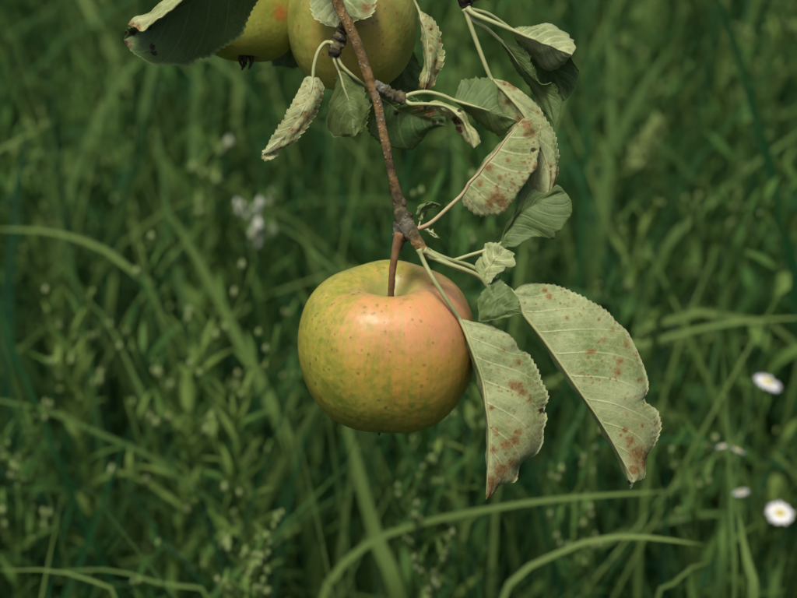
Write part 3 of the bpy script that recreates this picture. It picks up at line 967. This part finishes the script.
top1 = hero((337, 0, -20))
up_pts = [top1 + np.array([-0.16, 0.10, 0.62]), top1 + np.array([-0.10, 0.05, 0.36]), top1 + np.array([-0.045, 0.02, 0.15]), top1 + np.array([-0.018, 0.006, 0.05])]
bark_tube('twig', [(337, 0, -20), (346, 20, -19), (357, 45, -18), (368, 75, -16), (377, 102, -14), (383, 132, -13), (388, 156, -12), (394, 182, -10), (399, 206, -8), (403, 222, -7)],
          [16, 13, 9, 7, 5.4, 4.9, 5.0, 4.9, 4.5, 4.2, 3.9, 4.0, 4.9, 7.8], br, [0, 0, .2, .5, .8, .95, 1, 1, .75, .55, .6, .55, .4, .1],
          world_pts=up_pts, n=220, nseg=16, scars=[(0.965, .15, .006, .6), (0.90, .12, .004, .5), (.985, .25, .008, .5)])
bark_tube('spur', [(400, 208, -8), (405, 222, -8), (413, 236, -9), (421, 247, -10), (432, 257, -11)], [6, 8, 7, 5.5, 3.5], br, [0, 0, .3, .9, 1.0],
          n=40, lump=.09, seed=3, scars=[(.15, .15, .05, .5), (.42, .12, .04, .4)])
bark_tube('spur', [(404, 214, -7), (401, 226, -6), (399, 240, -5), (397, 250, -5)], [7.5, 7.2, 6.0, 4.6], br, [0, 0, 0, .3], n=30, lump=.12, seed=4,
          scars=[(.35, .18, .06, .6), (.7, .15, .06, .7)])
bark_tube('spur', [(374, 84, -15), (382, 88, -15), (391, 94, -14), (398, 97, -14), (405, 99, -14)], [5, 5, 5, 5.5, 6.2], br, [0, 0, 0, 0, 0], n=36, lump=.11, seed=5,
          scars=[(.35, .12, .05, .3), (.75, .15, .05, .4)])
bark_tube('spur', [(348, 18, -18), (342, 30, -12), (339, 40, -11), (335, 50, -11), (333, 57, -11)], [5, 5, 6.5, 6.5, 3.5], br, [0, 0, 0, 0, 0], n=36, lump=.16, seed=6,
          scars=[(.3, .1, .08, .9), (.6, .25, .06, .6), (.95, .1, .1, 1.0)])
bark_tube('spur', [(318, -82, -24), (328, -70, -18), (338, -60, -12)], [6, 6, 5], br, [0, 0, 0], n=24, lump=.12, seed=8)
bark_tube('spur', [(336, -61, -12), (352, -56, -13), (378, -44, -14), (402, -29, -14)], [5, 4, 3.6, 3.2], br, [0, 0, 0, 0], n=30, lump=.1, seed=12)
top2 = hero((463, -6, -6))
bark_tube('twig', [(463, -6, -6), (466, 1, -6), (467, 8, -6)], [11, 9, 6.5, 6.0, 7.0, 4.0], tw, [0, 0, 0, 0, 0, 0], n=90, lump=.08, seed=9,
          world_pts=[top2 + np.array([-0.22, 0.05, 0.55]), top2 + np.array([-0.10, 0.02, 0.28]), top2 + np.array([-0.02, 0.0, 0.06])], scars=[(.985, .3, .02, 1.0)])
bark_tube('twig', [(464, 0, -6), (480, -3, -4), (500, -2, -2)], [5, 3.5, 2.0], tw, [0, 0, 0], n=24, lump=.12, seed=10)


def leaf(parent, mid, L, R, face='under', ref='R', petiole=None, pet_r=(1.9, 1.5), pet_mat=None, bulge=0.10, rust=0.5, yellow=0.05,
         browns=(), blacks=(), teeth=1.0, rib=1.0, nt=230, ns=16, nveins=8.0, wave=0.5, seed=0, label=None):
    """a leaf blade: midrib, left edge and right edge as (x, y, d mm) lists from base to tip; two sided, with real thickness"""
    rg = np.random.default_rng(seed + 100)
    Mc = catmull(heroes(mid), nt)
    El = catmull(heroes([mid[0]] + list(L) + [mid[-1]]), nt)
    Er = catmull(heroes([mid[0]] + list(R) + [mid[-1]]), nt)
    t = np.linspace(0, 1, nt)
    length = np.linalg.norm(np.diff(Mc, axis=0), axis=1).sum()
    s = np.linspace(0, 1, ns + 1)
    grid = np.zeros((nt, 2 * ns + 1, 3)); vein = np.zeros((nt, 2 * ns + 1)); vph = vein.copy(); vss = vein.copy(); hgt = np.zeros((nt, 2 * ns + 1))
    view = Mc.mean(0) - C_; view /= np.linalg.norm(view)
    for sgn, E in ((-1, El), (1, Er)):
        kw = max(3, nt // 9)
        Ep = np.vstack([np.repeat(E[:1], kw, 0), E, np.repeat(E[-1:], kw, 0)])
        ker = np.hanning(2 * kw + 1); ker /= ker.sum()
        Es = np.stack([np.convolve(Ep[:, q_], ker, 'valid') for q_ in range(3)], 1)
        endw = np.clip(np.minimum(t, 1 - t) * 7, 0, 1)[:, None]
        Es = E * (1 - endw) + Es * endw
        D = E - Mc
        Ds = Es - Mc
        w = np.linalg.norm(D, axis=1)
        # teeth along the margin
        el = np.concatenate([[0], np.cumsum(np.linalg.norm(np.diff(E, axis=0), axis=1))])
        per = 0.0025
        saw = ((el / per + rg.random()) % 1.0)
        amp = 0.00100 * teeth * (0.65 + 0.5 * np.sin(el / 0.011 + rg.uniform(0, 6))) * np.clip(w / 0.006, 0, 1)
        ragged = np.interp(el, np.linspace(0, el[-1] + 1e-9, 22), rg.normal(0, 0.0006, 22)) * np.clip(w / 0.008, 0, 1)
        ext = 1 + (amp * (1 - saw) + ragged) / np.maximum(w, 0.001)
        for k, sk in enumerate(s):
            P = Mc + (Ds * (1 - sk ** 4) + D * sk ** 4) * (sk * (1 + (ext - 1) * (sk ** 4)))[:, None]
            col = ns + sgn * k
            grid[:, col] = P
            ph = (t - 0.17 * sk ** 0.8 - 0.06 * sk * sk + (0.03 if sgn > 0 else 0)) * nveins
            vein[:, col] = np.exp(-(sk * w / 0.0008) ** 2); vph[:, col] = ph; vss[:, col] = sk
            if sk >= 1.0: vein[:, col] = np.maximum(vein[:, col], 0.75)
            hgt[:, col] = (0.00024 if face == 'under' else 0.00013) * (np.cos(2 * math.pi * ph) * -1) * math.sin(math.pi * min(1, sk)) * np.clip(w / 0.01, 0, 1)
            hgt[:, col] += bulge * w * 4 * sk * (1 - sk) * 0.5
            hgt[:, col] += wave * 0.0016 * sk ** 2 * np.sin(t * 15 + sgn * 1.3 + seed) * np.clip(w / 0.012, 0, 1)
    nz = rg.normal(0, 1, (9, 7))
    ti = np.linspace(0, 8, nt); si = np.linspace(0, 6, 2 * ns + 1)
    low = np.array([np.interp(si, np.arange(7), row) for row in np.array([np.interp(ti, np.arange(9), nz[:, j]) for j in range(7)]).T])
    edge_fade = np.minimum(1, np.minimum(t, 1 - t) * 8)[:, None]
    hgt += low * 0.0005 * edge_fade
    dt = np.gradient(grid, axis=0); ds_ = np.gradient(grid, axis=1)
    N = np.cross(dt, ds_); N /= np.linalg.norm(N, axis=2)[..., None] + 1e-12
    # smooth degenerate normals near base and tip
    N[0] = N[3]; N[1] = N[3]; N[2] = N[3]; N[-1] = N[-4]; N[-2] = N[-4]; N[-3] = N[-4]
    rc = ns + (ns // 2) * (1 if ref == 'R' else -1)
    sgnf = -np.sign((N[nt // 3:2 * nt // 3, rc] @ view).mean()) or 1.0
    N *= sgnf                                # N now points to the lens on the side named by ref
    grid = grid + N * hgt[..., None]
    thick = 0.00016
    nc = 2 * ns + 1
    VA = (grid + N * thick).reshape(-1, 3); VB = (grid - N * thick).reshape(-1, 3)
    idx = np.arange(nt * nc).reshape(nt, nc)
    q = np.stack([idx[:-1, :-1].ravel(), idx[:-1, 1:].ravel(), idx[1:, 1:].ravel(), idx[1:, :-1].ravel()], 1)
    o_ = nt * nc
    FA = q if sgnf < 0 else q[:, ::-1]
    FA = q[:, ::-1] if sgnf > 0 else q
    FB = FA[:, ::-1] + o_
    rim = []
    b = list(idx[:, 0]) + list(idx[-1, 1:]) + list(idx[-2::-1, -1]) + list(idx[0, -2:0:-1])
    for i in range(len(b)):
        a1, a2 = b[i], b[(i + 1) % len(b)]
        rim.append((a1, a2, a2 + o_, a1 + o_))
    Fm = np.vstack([FA, FB, np.array(rim)])
    mats = [M_UNDER, M_UPPER] if face == 'under' else [M_UPPER, M_UNDER]
    mi = np.concatenate([np.zeros(len(FA)), np.ones(len(FB)), np.zeros(len(rim))])
    V = np.vstack([VA, VB])
    X, Y, _ = proj(grid.reshape(-1, 3))
    if rust >= 0.6:
        browns = list(browns)
        Xg, Yg = X.reshape(nt, nc), Y.reshape(nt, nc)
        for _k in range(int(34 * rust)):
            i_ = int(nt * (0.12 + 0.85 * rg.random() ** 0.75))
            j_ = min(nc - 1, max(0, int(ns + (1 if ref == 'R' else -1) * ns * rg.random() ** 0.6)))
            browns.append((Xg[i_, j_], Yg[i_, j_], rg.uniform(1.3, 3.4), rg.uniform(0.6, 1.0)))

    def spots(lst):
        a = np.zeros(len(X))
        for sp_ in lst:
            sx, sy, sr = sp_[:3]
            sr = sr * (0.93 if len(sp_) == 3 else 1.0)
            a = np.maximum(a, (sp_[3] if len(sp_) > 3 else 1.0) * np.exp(-(((X - sx) ** 2 + (Y - sy) ** 2) / (sr * sr)) ** 1.0))
        return np.concatenate([a, a])
    vv = np.concatenate([vein.ravel(), vein.ravel()])
    n2 = len(V)
    me = mesh_from('leaf', V, Fm, mats, {'vein': vv, 'vein_phase': np.tile(vph.ravel(), 2), 'vein_s': np.tile(vss.ravel(), 2), 'vein_gap': np.full(n2, length / nveins), 'brown': spots(browns), 'black': spots(blacks), 'rust': np.full(n2, rust), 'yellow': np.full(n2, yellow)}, mi)
    ob = link('leaf', me, parent, loc=Mc[0])
    if label: ob['label'] = label
    # petiole and midrib: one rib that runs on under the blade
    Nm = N[:, ns] * (1 if face == 'under' else -1)
    ribp = Mc + N[:, ns] * hgt[:, ns][:, None] + Nm * 0.00022
    rr = np.linspace(pet_r[1] * 0.92, 0.35, nt) * MMPX * rib
    if petiole:
        pp = catmull(heroes(list(petiole) + [mid[0]]), 40)
        pr = np.linspace(pet_r[0], pet_r[1], 40) * MMPX
        pr[0] *= 1.5; pr[1] *= 1.35; pr[2] *= 1.2
        pp = np.vstack([pp[:-1], ribp[3:-2:3]]); pr = np.concatenate([pr[:-1], rr[3:-2:3]])
    else:
        pp, pr = ribp[::3], rr[::3]
    v, f = tube_geo(pp, pr, 8)
    link('petiole', mesh_from('petiole', v, f, [pet_mat or M_PETIOLE]), ob)
    return ob


# --- leaves of the hanging branch
# big spotted leaf at the right
leaf(br, mid=[(513, 292, -8), (521, 309, -8), (545, 341, -9), (578, 389, -10), (605, 430, -9), (624, 463, -6), (634, 482, -4)],
     R=[(523, 286, -8), (545, 286, -5), (568, 289, -3), (593, 302, -2), (613, 318, 1), (632, 342, 2), (643, 367, 3), (648, 388, 3), (645, 400, 3), (655, 414, 5), (658, 428, 6), (653, 445, 4), (647, 458, 3), (646, 477, 0)],
     L=[(532, 312, 6), (556, 344, 15), (588, 390, 18), (613, 434, 15), (627, 468, 6), (631, 487, 0)],
     petiole=[(424, 248, -9), (445, 258, -8), (470, 266, -2), (492, 278, -3)], pet_r=(2.0, 2.4), rust=1.0, yellow=0.03, bulge=0.22, wave=0.1, nveins=8.5,
     browns=[(549, 297, 5), (567, 318, 4), (589, 352, 5), (545, 290, 4), (620, 362, 6), (630, 440, 8), (638, 455, 15), (645, 462, 12), (634, 470, 9), (612, 330, 4), (626, 345, 4), (640, 380, 4), (625, 430, 5), (604, 340, 4), (618, 372, 6), (628, 350, 30, .33), (638, 425, 34, .38), (600, 318, 26, .25)],
     blacks=[(629, 483, 4)], seed=1, label='pale spotted leaf with browned tip, largest on the right', teeth=1.1)
# leaf hanging before the apple
leaf(br, mid=[(460, 319, -7), (470, 341, -8), (480, 371, -9), (487, 410, -9), (489, 440, -9), (489, 466, -8), (486, 499, -6)],
     R=[(474, 321, -7), (496, 326, -6), (511, 339, -5), (516, 350, -3), (528, 356, 0), (540, 378, 1), (548, 397, 2), (544, 409, 2), (547, 419, 2), (544, 438, 3), (536, 455, 3), (521, 466, 3), (515, 481, 1), (501, 485, -1), (493, 494, -3)],
     L=[(468, 345, 8), (482, 375, 16), (494, 410, 19), (497, 440, 17), (495, 468, 10), (489, 490, 0)],
     petiole=[(419, 249, -12), (424, 262, -12), (434, 280, -13), (447, 300, -11)], pet_r=(2.3, 2.2), rust=1.0, yellow=0.05, bulge=0.20, wave=0.1, nveins=8,
     browns=[(518, 362, 5), (513, 385, 8), (519, 387, 8), (522, 392, 7), (492, 408, 4), (493, 450, 6), (506, 445, 9), (515, 440, 8), (518, 432, 6), (500, 470, 12), (492, 482, 12), (488, 494, 10), (512, 463, 7), (495, 430, 5), (530, 400, 4), (515, 435, 38, .40), (508, 385, 25, .3)],
     blacks=[(542, 411, 5)], seed=2, label='pale leaf with rusty blotches hanging before the apple', teeth=1.1)
# folded leaf with the brown tip, upper right of the apple
leaf(br, mid=[(462, 195, -14), (476, 177, -15), (493, 157, -16), (510, 134, -16), (522, 120, -14), (531, 119, -13)],
     R=[(463, 203, -13), (472, 210, -12), (488, 214, -12), (503, 212, -13), (513, 201, -14), (526, 180, -15), (536, 166, -15), (539, 150, -14), (541, 136, -13), (538, 126, -13)],
     L=[(470, 190, 2), (488, 172, 10), (506, 150, 13), (522, 132, 8), (530, 122, -4)],
     petiole=[(412, 229, -8), (420, 228, -9), (432, 222, -11), (450, 206, -13)], pet_r=(2.2, 1.9), pet_mat=M_PETIOLE_RED, rust=0.9, yellow=0.16, bulge=0.14, nveins=7,
     browns=[(527, 125, 8), (530, 133, 8), (522, 121, 5), (496, 196, 11), (503, 203, 10), (490, 203, 8), (489, 168, 7), (480, 183, 5), (508, 160, 4), (500, 178, 4), (536, 168, 5), (500, 195, 30, .33), (525, 140, 22, .3)],
     blacks=[(533, 150, 4), (520, 119, 3)], seed=3, label='pale folded leaf with reddish brown tip and blotch')
# green leaf with upturned end, right of the twig
leaf(br, mid=[(500, 244, -4), (510, 229, -5), (519, 215, -6), (533, 206, -7), (550, 200, -8), (566, 193, -9)],
     L=[(504, 232, -6), (511, 215, -8), (518, 198, -9), (527, 189, -9), (545, 194, -8), (558, 186, -10)],
     R=[(507, 248, -6), (522, 243, -7), (537, 236, -8), (552, 238, -8), (563, 227, -10), (570, 214, -11), (573, 206, -11), (569, 197, -10)],
     face='upper', ref='R', petiole=[(430, 254, -10), (448, 261, -6), (470, 255, -4), (486, 250, -4)], pet_r=(2.0, 1.5), rust=0.2, yellow=0.14, bulge=0.12, nveins=7, seed=4, wave=0.8, teeth=0.4,
     label='green leaf showing its upper side with upturned end')
# little fan-shaped leaf end and the green leaf below it
leaf(br, mid=[(482, 279, -6), (489, 268, -7), (496, 258, -8), (505, 249, -8)],
     L=[(476, 270, -4), (480, 258, -3), (484, 246, -3), (491, 241, -5), (499, 244, -7)],
     R=[(486, 286, -8), (494, 277, -10), (503, 270, -10), (513, 266, -10), (515, 259, -9), (511, 252, -8)],
     face='under', petiole=[(424, 250, -12), (440, 259, -12), (458, 268, -11), (474, 274, -8)], pet_r=(2.6, 2.4), rust=0.15, yellow=0.10, bulge=0.25, nveins=5, seed=5, teeth=0.4, nt=110,
     label='small pale leaf end curling over')
leaf(br, mid=[(487, 286, -9), (494, 297, -10), (505, 307, -11), (522, 313, -11)],
     L=[(480, 296, -8), (478, 306, -8), (479, 320, -9), (497, 319, -10), (512, 316, -11)],
     R=[(494, 278, -7), (502, 281, -8), (510, 287, -9), (516, 295, -10), (520, 304, -11)],
     face='upper', ref='L', petiole=[(430, 256, -11), (446, 263, -13), (466, 270, -13), (480, 277, -11)], pet_r=(2.3, 2.0), rust=0.1, yellow=0.16, bulge=0.12, nveins=5, seed=6, rib=0.5, teeth=0.2, nt=110,
     label='dark green leaf below the curled leaf end')
# small leaf and bract at the node
leaf(br, mid=[(420, 222, -6), (422, 212, -6), (427, 206, -6), (434, 204, -6), (441, 205, -6)],
     L=[(417, 215, -8), (421, 207, -8), (427, 202, -7), (434, 202, -6)], R=[(423, 217, -3), (427, 211, -3), (433, 208, -4), (438, 207, -5)],
     face='upper', ref='L', petiole=[(412, 231, -8), (418, 228, -7)], pet_r=(1.0, 0.8), rust=0, yellow=0.15, nveins=4, seed=7, nt=70, ns=8, teeth=0.5)
leaf(br, mid=[(423, 228, -9), (430, 232, -10), (440, 238, -10)], L=[(430, 230, -9), (436, 234, -10)], R=[(430, 234, -10), (436, 238, -10)],
     face='under', petiole=[(415, 231, -9), (419, 229, -9)], pet_r=(0.9, 0.8), rust=0, yellow=0.2, nveins=3, seed=8, nt=40, ns=5, teeth=0.2)
# brownish curled leaf, left of the twig
leaf(br, mid=[(313, 77, -13), (311, 92, -14), (301, 114, -14), (286, 135, -13), (263, 154, -11)],
     L=[(307, 77, -12), (300, 88, -12), (292, 105, -12), (282, 121, -11), (271, 139, -10)],
     R=[(319, 79, -12), (323, 87, -11), (319, 105, -11), (308, 125, -11), (294, 141, -10), (277, 151, -10)],
     petiole=[(333, 43, -11), (325, 43, -12), (318, 52, -13), (314, 66, -13)], pet_r=(2.0, 1.8), rust=1.0, yellow=0.12, bulge=0.25, nveins=7, seed=9, rib=0.4,
     browns=[(305, 116, 7, .8), (292, 130, 6, .8), (308, 100, 20, .42), (292, 128, 22, .42)], label='narrow curled brownish leaf')
leaf(br, mid=[(262, 152, -10), (269, 156, -9), (279, 155, -8)], L=[(265, 150, -7), (274, 150, -6)], R=[(263, 158, -11), (272, 160, -10)],
     face='under', rust=0.2, yellow=0.5, nveins=3, seed=10, nt=50, ns=6, teeth=0.4)
# leaf hanging under the green apple
leaf(br, mid=[(338, 70, -10), (344, 88, -10), (350, 110, -10), (355, 136, -9)],
     L=[(336, 84, -2), (331, 104, 3), (325, 119, 5), (330, 132, 4), (341, 138, 0)],
     R=[(350, 76, -8), (360, 86, -6), (367, 101, -5), (367, 118, -5), (361, 130, -7)],
     face='upper', ref='R', petiole=[(333, 56, -11), (335, 63, -11)], pet_r=(1.6, 1.3), rust=0.2, yellow=0.22, bulge=0.10, nveins=7, seed=11)
# leaf with its stalk passing behind the twig: the dark one under the side spur
leaf(br, mid=[(372, 92, 2), (392, 106, 6), (412, 116, 8), (447, 126, 4)],
     L=[(385, 90, 0), (402, 94, 2), (425, 102, 2), (441, 112, 2)],
     R=[(367, 106, 8), (367, 124, 13), (378, 140, 16), (400, 149, 17), (417, 146, 15), (428, 132, 11), (438, 127, 7)],
     face='upper', ref='R', petiole=[(337, 56, -10), (342, 66, -10), (354, 77, -9), (364, 85, -4)], pet_r=(1.8, 1.5), rust=0.5, yellow=0.0, nveins=7, seed=12,
     blacks=[(396, 113, 4), (434, 122, 4), (441, 121, 4), (425, 108, 3)], browns=[(430, 112, 8), (420, 108, 6)])
# pair on the side spur
leaf(br, mid=[(453, 100, -17), (470, 105, -18), (490, 111, -18), (518, 121, -17)],
     L=[(458, 92, -15), (464, 84, -13), (473, 80, -12), (482, 77, -12), (490, 81, -12), (497, 90, -13), (498, 106, -15), (508, 116, -16)],
     R=[(462, 108, -14), (474, 117, -11), (486, 128, -9), (497, 138, -9), (508, 130, -13)],
     face='upper', ref='L', petiole=[(405, 97, -14), (412, 94, -15), (426, 92, -16), (441, 95, -17)], pet_r=(2.2, 1.7), rust=0.1, yellow=0.15, bulge=0.10, nveins=7, seed=13)
leaf(br, mid=[(427, 104, -18), (444, 106, -20), (458, 114, -21), (467, 128, -21), (474, 148, -20)],
     L=[(434, 102, -17), (450, 105, -17), (462, 112, -17), (469, 122, -17), (477, 133, -18), (480, 141, -19)],
     R=[(436, 108, -16), (449, 116, -14), (457, 128, -14), (465, 140, -16)],
     petiole=[(405, 101, -14), (411, 104, -15), (419, 104, -17)], pet_r=(2.2, 1.7), rust=0.3, yellow=0.50, bulge=0.10, nveins=6, seed=14,
     blacks=[(457, 122, 5), (459, 128, 4), (455, 118, 4), (459, 111, 3), (461, 131, 3)], browns=[(457, 122, 8), (460, 129, 6)], label='yellowish curled leaf with dark brown spots')
# leaf hanging right of the green apple
leaf(br, mid=[(419, 10, -8), (425, 30, -9), (429, 55, -9), (428, 75, -8), (424, 92, -6)],
     L=[(420, 20, -4), (423, 42, -2), (423, 64, -2), (420, 82, -4)],
     R=[(427, 15, -8), (434, 22, -7), (439, 36, -6), (442, 54, -5), (438, 74, -4), (431, 87, -5)],
     petiole=[(400, -30, -14), (408, -12, -10), (414, 0, -8)], pet_r=(1.7, 1.4), rust=0.8, yellow=0.40, bulge=0.12, nveins=7, seed=15,
     browns=[(431, 29, 4), (436, 62, 5), (425, 87, 9), (430, 50, 4)], blacks=[(431, 29, 2.5), (424, 90, 4)])
# pale leaf before the green apple, cut by the top edge
leaf(br, mid=[(345, -42, -12), (342, -22, -10), (340, 0, -9), (337, 28, -9)],
     L=[(325, -36, -9), (312, -18, -7), (310, 0, -6), (316, 16, -6), (326, 24, -7)],
     R=[(362, -30, -10), (374, -12, -9), (375, 6, -8), (368, 17, -8), (354, 22, -8)],
     petiole=[(332, -60, -18), (340, -52, -15)], rust=0.6, yellow=0.04, bulge=0.10, nveins=7, seed=16, browns=[(366, 8, 8)])
# dark leaf at the top left with curled pale margin
leaf(br, mid=[(285, -75, -14), (245, -42, -14), (205, -8, -12), (165, 16, -8), (124, 40, -2)],
     R=[(285, -40, -6), (264, -10, 2), (255, 8, 6), (243, 27, 8), (228, 42, 9), (212, 51, 8), (197, 59, 6), (180, 65, 2), (163, 65, -2), (147, 62, -3), (136, 55, -3), (129, 47, -3)],
     L=[(262, -66, -18), (225, -40, -19), (190, -14, -18), (175, 2, -16), (153, 17, -14), (136, 27, -9), (127, 31, -5)],
     face='upper', ref='R', petiole=[(318, -82, -20), (305, -82, -8)], rust=0.4, yellow=0.05, bulge=0.06, teeth=1.5, nveins=8, seed=17, rib=0.6, browns=[(128, 45, 6)],
     blacks=[(125, 33, 4), (133, 33, 5), (152, 46, 4), (154, 53, 4), (149, 28, 4), (126, 44, 4), (153, 50, 4)], label='dark green leaf with blackened tip and curled pale margin')
leaf(br, mid=[(215, -32, -20), (190, -14, -20), (172, 2, -19), (152, 15, -17), (128, 25, -13)],
     L=[(205, -32, -16), (182, -14, -16), (166, 0, -15), (148, 13, -13), (134, 19, -11)],
     R=[(208, -18, -23), (186, -1, -23), (170, 10, -22), (155, 21, -20), (145, 30, -18), (134, 27, -15)],
     face='under', rust=0.5, yellow=0.15, nveins=6, seed=18, rib=0.4, ns=8, browns=[(131, 25, 7), (138, 28, 6)], teeth=0.4)
# leaves deeper behind the fruit
leaf(br, mid=[(300, 20, 66), (290, 45, 68), (283, 66, 70)], L=[(280, 28, 70), (268, 50, 72), (272, 64, 72)], R=[(312, 34, 66), (308, 55, 68), (296, 68, 70)],
     face='upper', ref='R', petiole=[(310, -55, 10), (308, -20, 50)], rust=0.1, yellow=0.05, nveins=6, seed=19, nt=80, ns=10)
leaf(br, mid=[(395, 40, 62), (402, 62, 64), (408, 92, 66)], L=[(380, 52, 66), (378, 76, 68), (392, 94, 68)], R=[(412, 50, 62), (420, 72, 64), (416, 90, 66)],
     face='upper', ref='R', petiole=[(342, -60, 0), (385, -20, 50)], rust=0.1, yellow=0.05, nveins=6, seed=20, nt=80, ns=10)

# --- leaves of the twig at the top right
leaf(tw, mid=[(491, 79, -3), (505, 92, -4), (524, 114, -5), (540, 146, -5), (549, 172, -4), (548, 197, -3)],
     L=[(495, 90, 0), (496, 108, 2), (508, 130, 3), (520, 158, 3), (530, 184, 1), (538, 192, -1)],
     R=[(500, 80, -3), (512, 85, -3), (530, 100, -3), (546, 119, -2), (555, 138, -1), (557, 158, -1), (557, 178, -1)],
     petiole=[(465, 9, -6), (470, 24, -6), (478, 46, -5), (486, 67, -4)], pet_r=(2.6, 2.2), rust=0.7, yellow=0.08, bulge=0.12, nveins=7, seed=21,
     browns=[(511, 84, 6), (508, 102, 5), (518, 120, 6), (505, 83, 4), (514, 87, 5), (553, 180, 4)], label='broad pale leaf hanging on a long stalk')
leaf(tw, mid=[(512, 30, -12), (530, 38, -13), (550, 46, -13), (572, 55, -12)],
     L=[(520, 28, -6), (537, 27, 2), (549, 25, 5), (563, 31, 4), (572, 39, -1), (575, 48, -8)],
     R=[(518, 40, -6), (531, 55, 0), (542, 67, 2), (553, 70, 1), (564, 65, -5)],
     petiole=[(468, 9, -7), (474, 14, -9), (488, 20, -11), (500, 25, -12)], pet_r=(2.6, 2.0), rust=0.15, yellow=0.06, bulge=0.08, nveins=8, seed=22, ref='L', wave=0.1,
     label='pale leaf seen from below, folded along its rib')
leaf(tw, mid=[(501, 41, -5), (516, 58, -3), (530, 78, -2), (546, 100, -3), (556, 128, -4)],
     L=[(506, 52, 0), (516, 68, 3), (528, 86, 4), (540, 105, 2), (550, 120, -1)],
     R=[(514, 44, -6), (527, 54, -8), (533, 72, -8), (541, 82, -8), (552, 83, -8), (559, 95, -7), (560, 110, -6)],
     face='upper', ref='R', petiole=[(467, 11, -6), (474, 21, -6), (487, 29, -6)], pet_r=(2.1, 1.6), rust=0.1, yellow=0.12, bulge=0.14, nveins=8, seed=23)
leaf(tw, mid=[(512, 30, 4), (532, 48, 7), (552, 70, 9), (566, 100, 9)],
     L=[(520, 48, 9), (533, 68, 13), (545, 88, 14), (556, 102, 12)],
     R=[(532, 34, 3), (556, 45, 2), (570, 57, 2), (577, 70, 3), (577, 82, 5), (572, 92, 7)],
     face='upper', ref='R', petiole=[(467, 8, -5), (474, 10, -4), (488, 14, -1), (501, 22, 2)], pet_r=(2.1, 1.6), rust=0.1, yellow=0.0, bulge=0.05, nveins=8, seed=24)

# buds on the twig
for (x, y, d, r) in [(387, 150, -13, 3.2), (381, 128, -13, 2.2), (362, 52, -18, 2.0), (403, 203, -9, 3.4), (408, 233, -10, 3.0), (396, 236, -6, 3.2)]:
    c = hero((x, y, d)); rr = r * MMPX
    p = np.array([c + U_ * rr * -1.2, c + U_ * rr * -0.3, c + U_ * rr * 0.8, c + U_ * rr * 1.7])
    v, f = tube_geo(p, np.array([0.5, 1.0, 0.75, 0.15]) * rr, 9, lump=.1, seed=int(x))
    link('bud', mesh_from('bud', v, f, [M_BUD]), br)
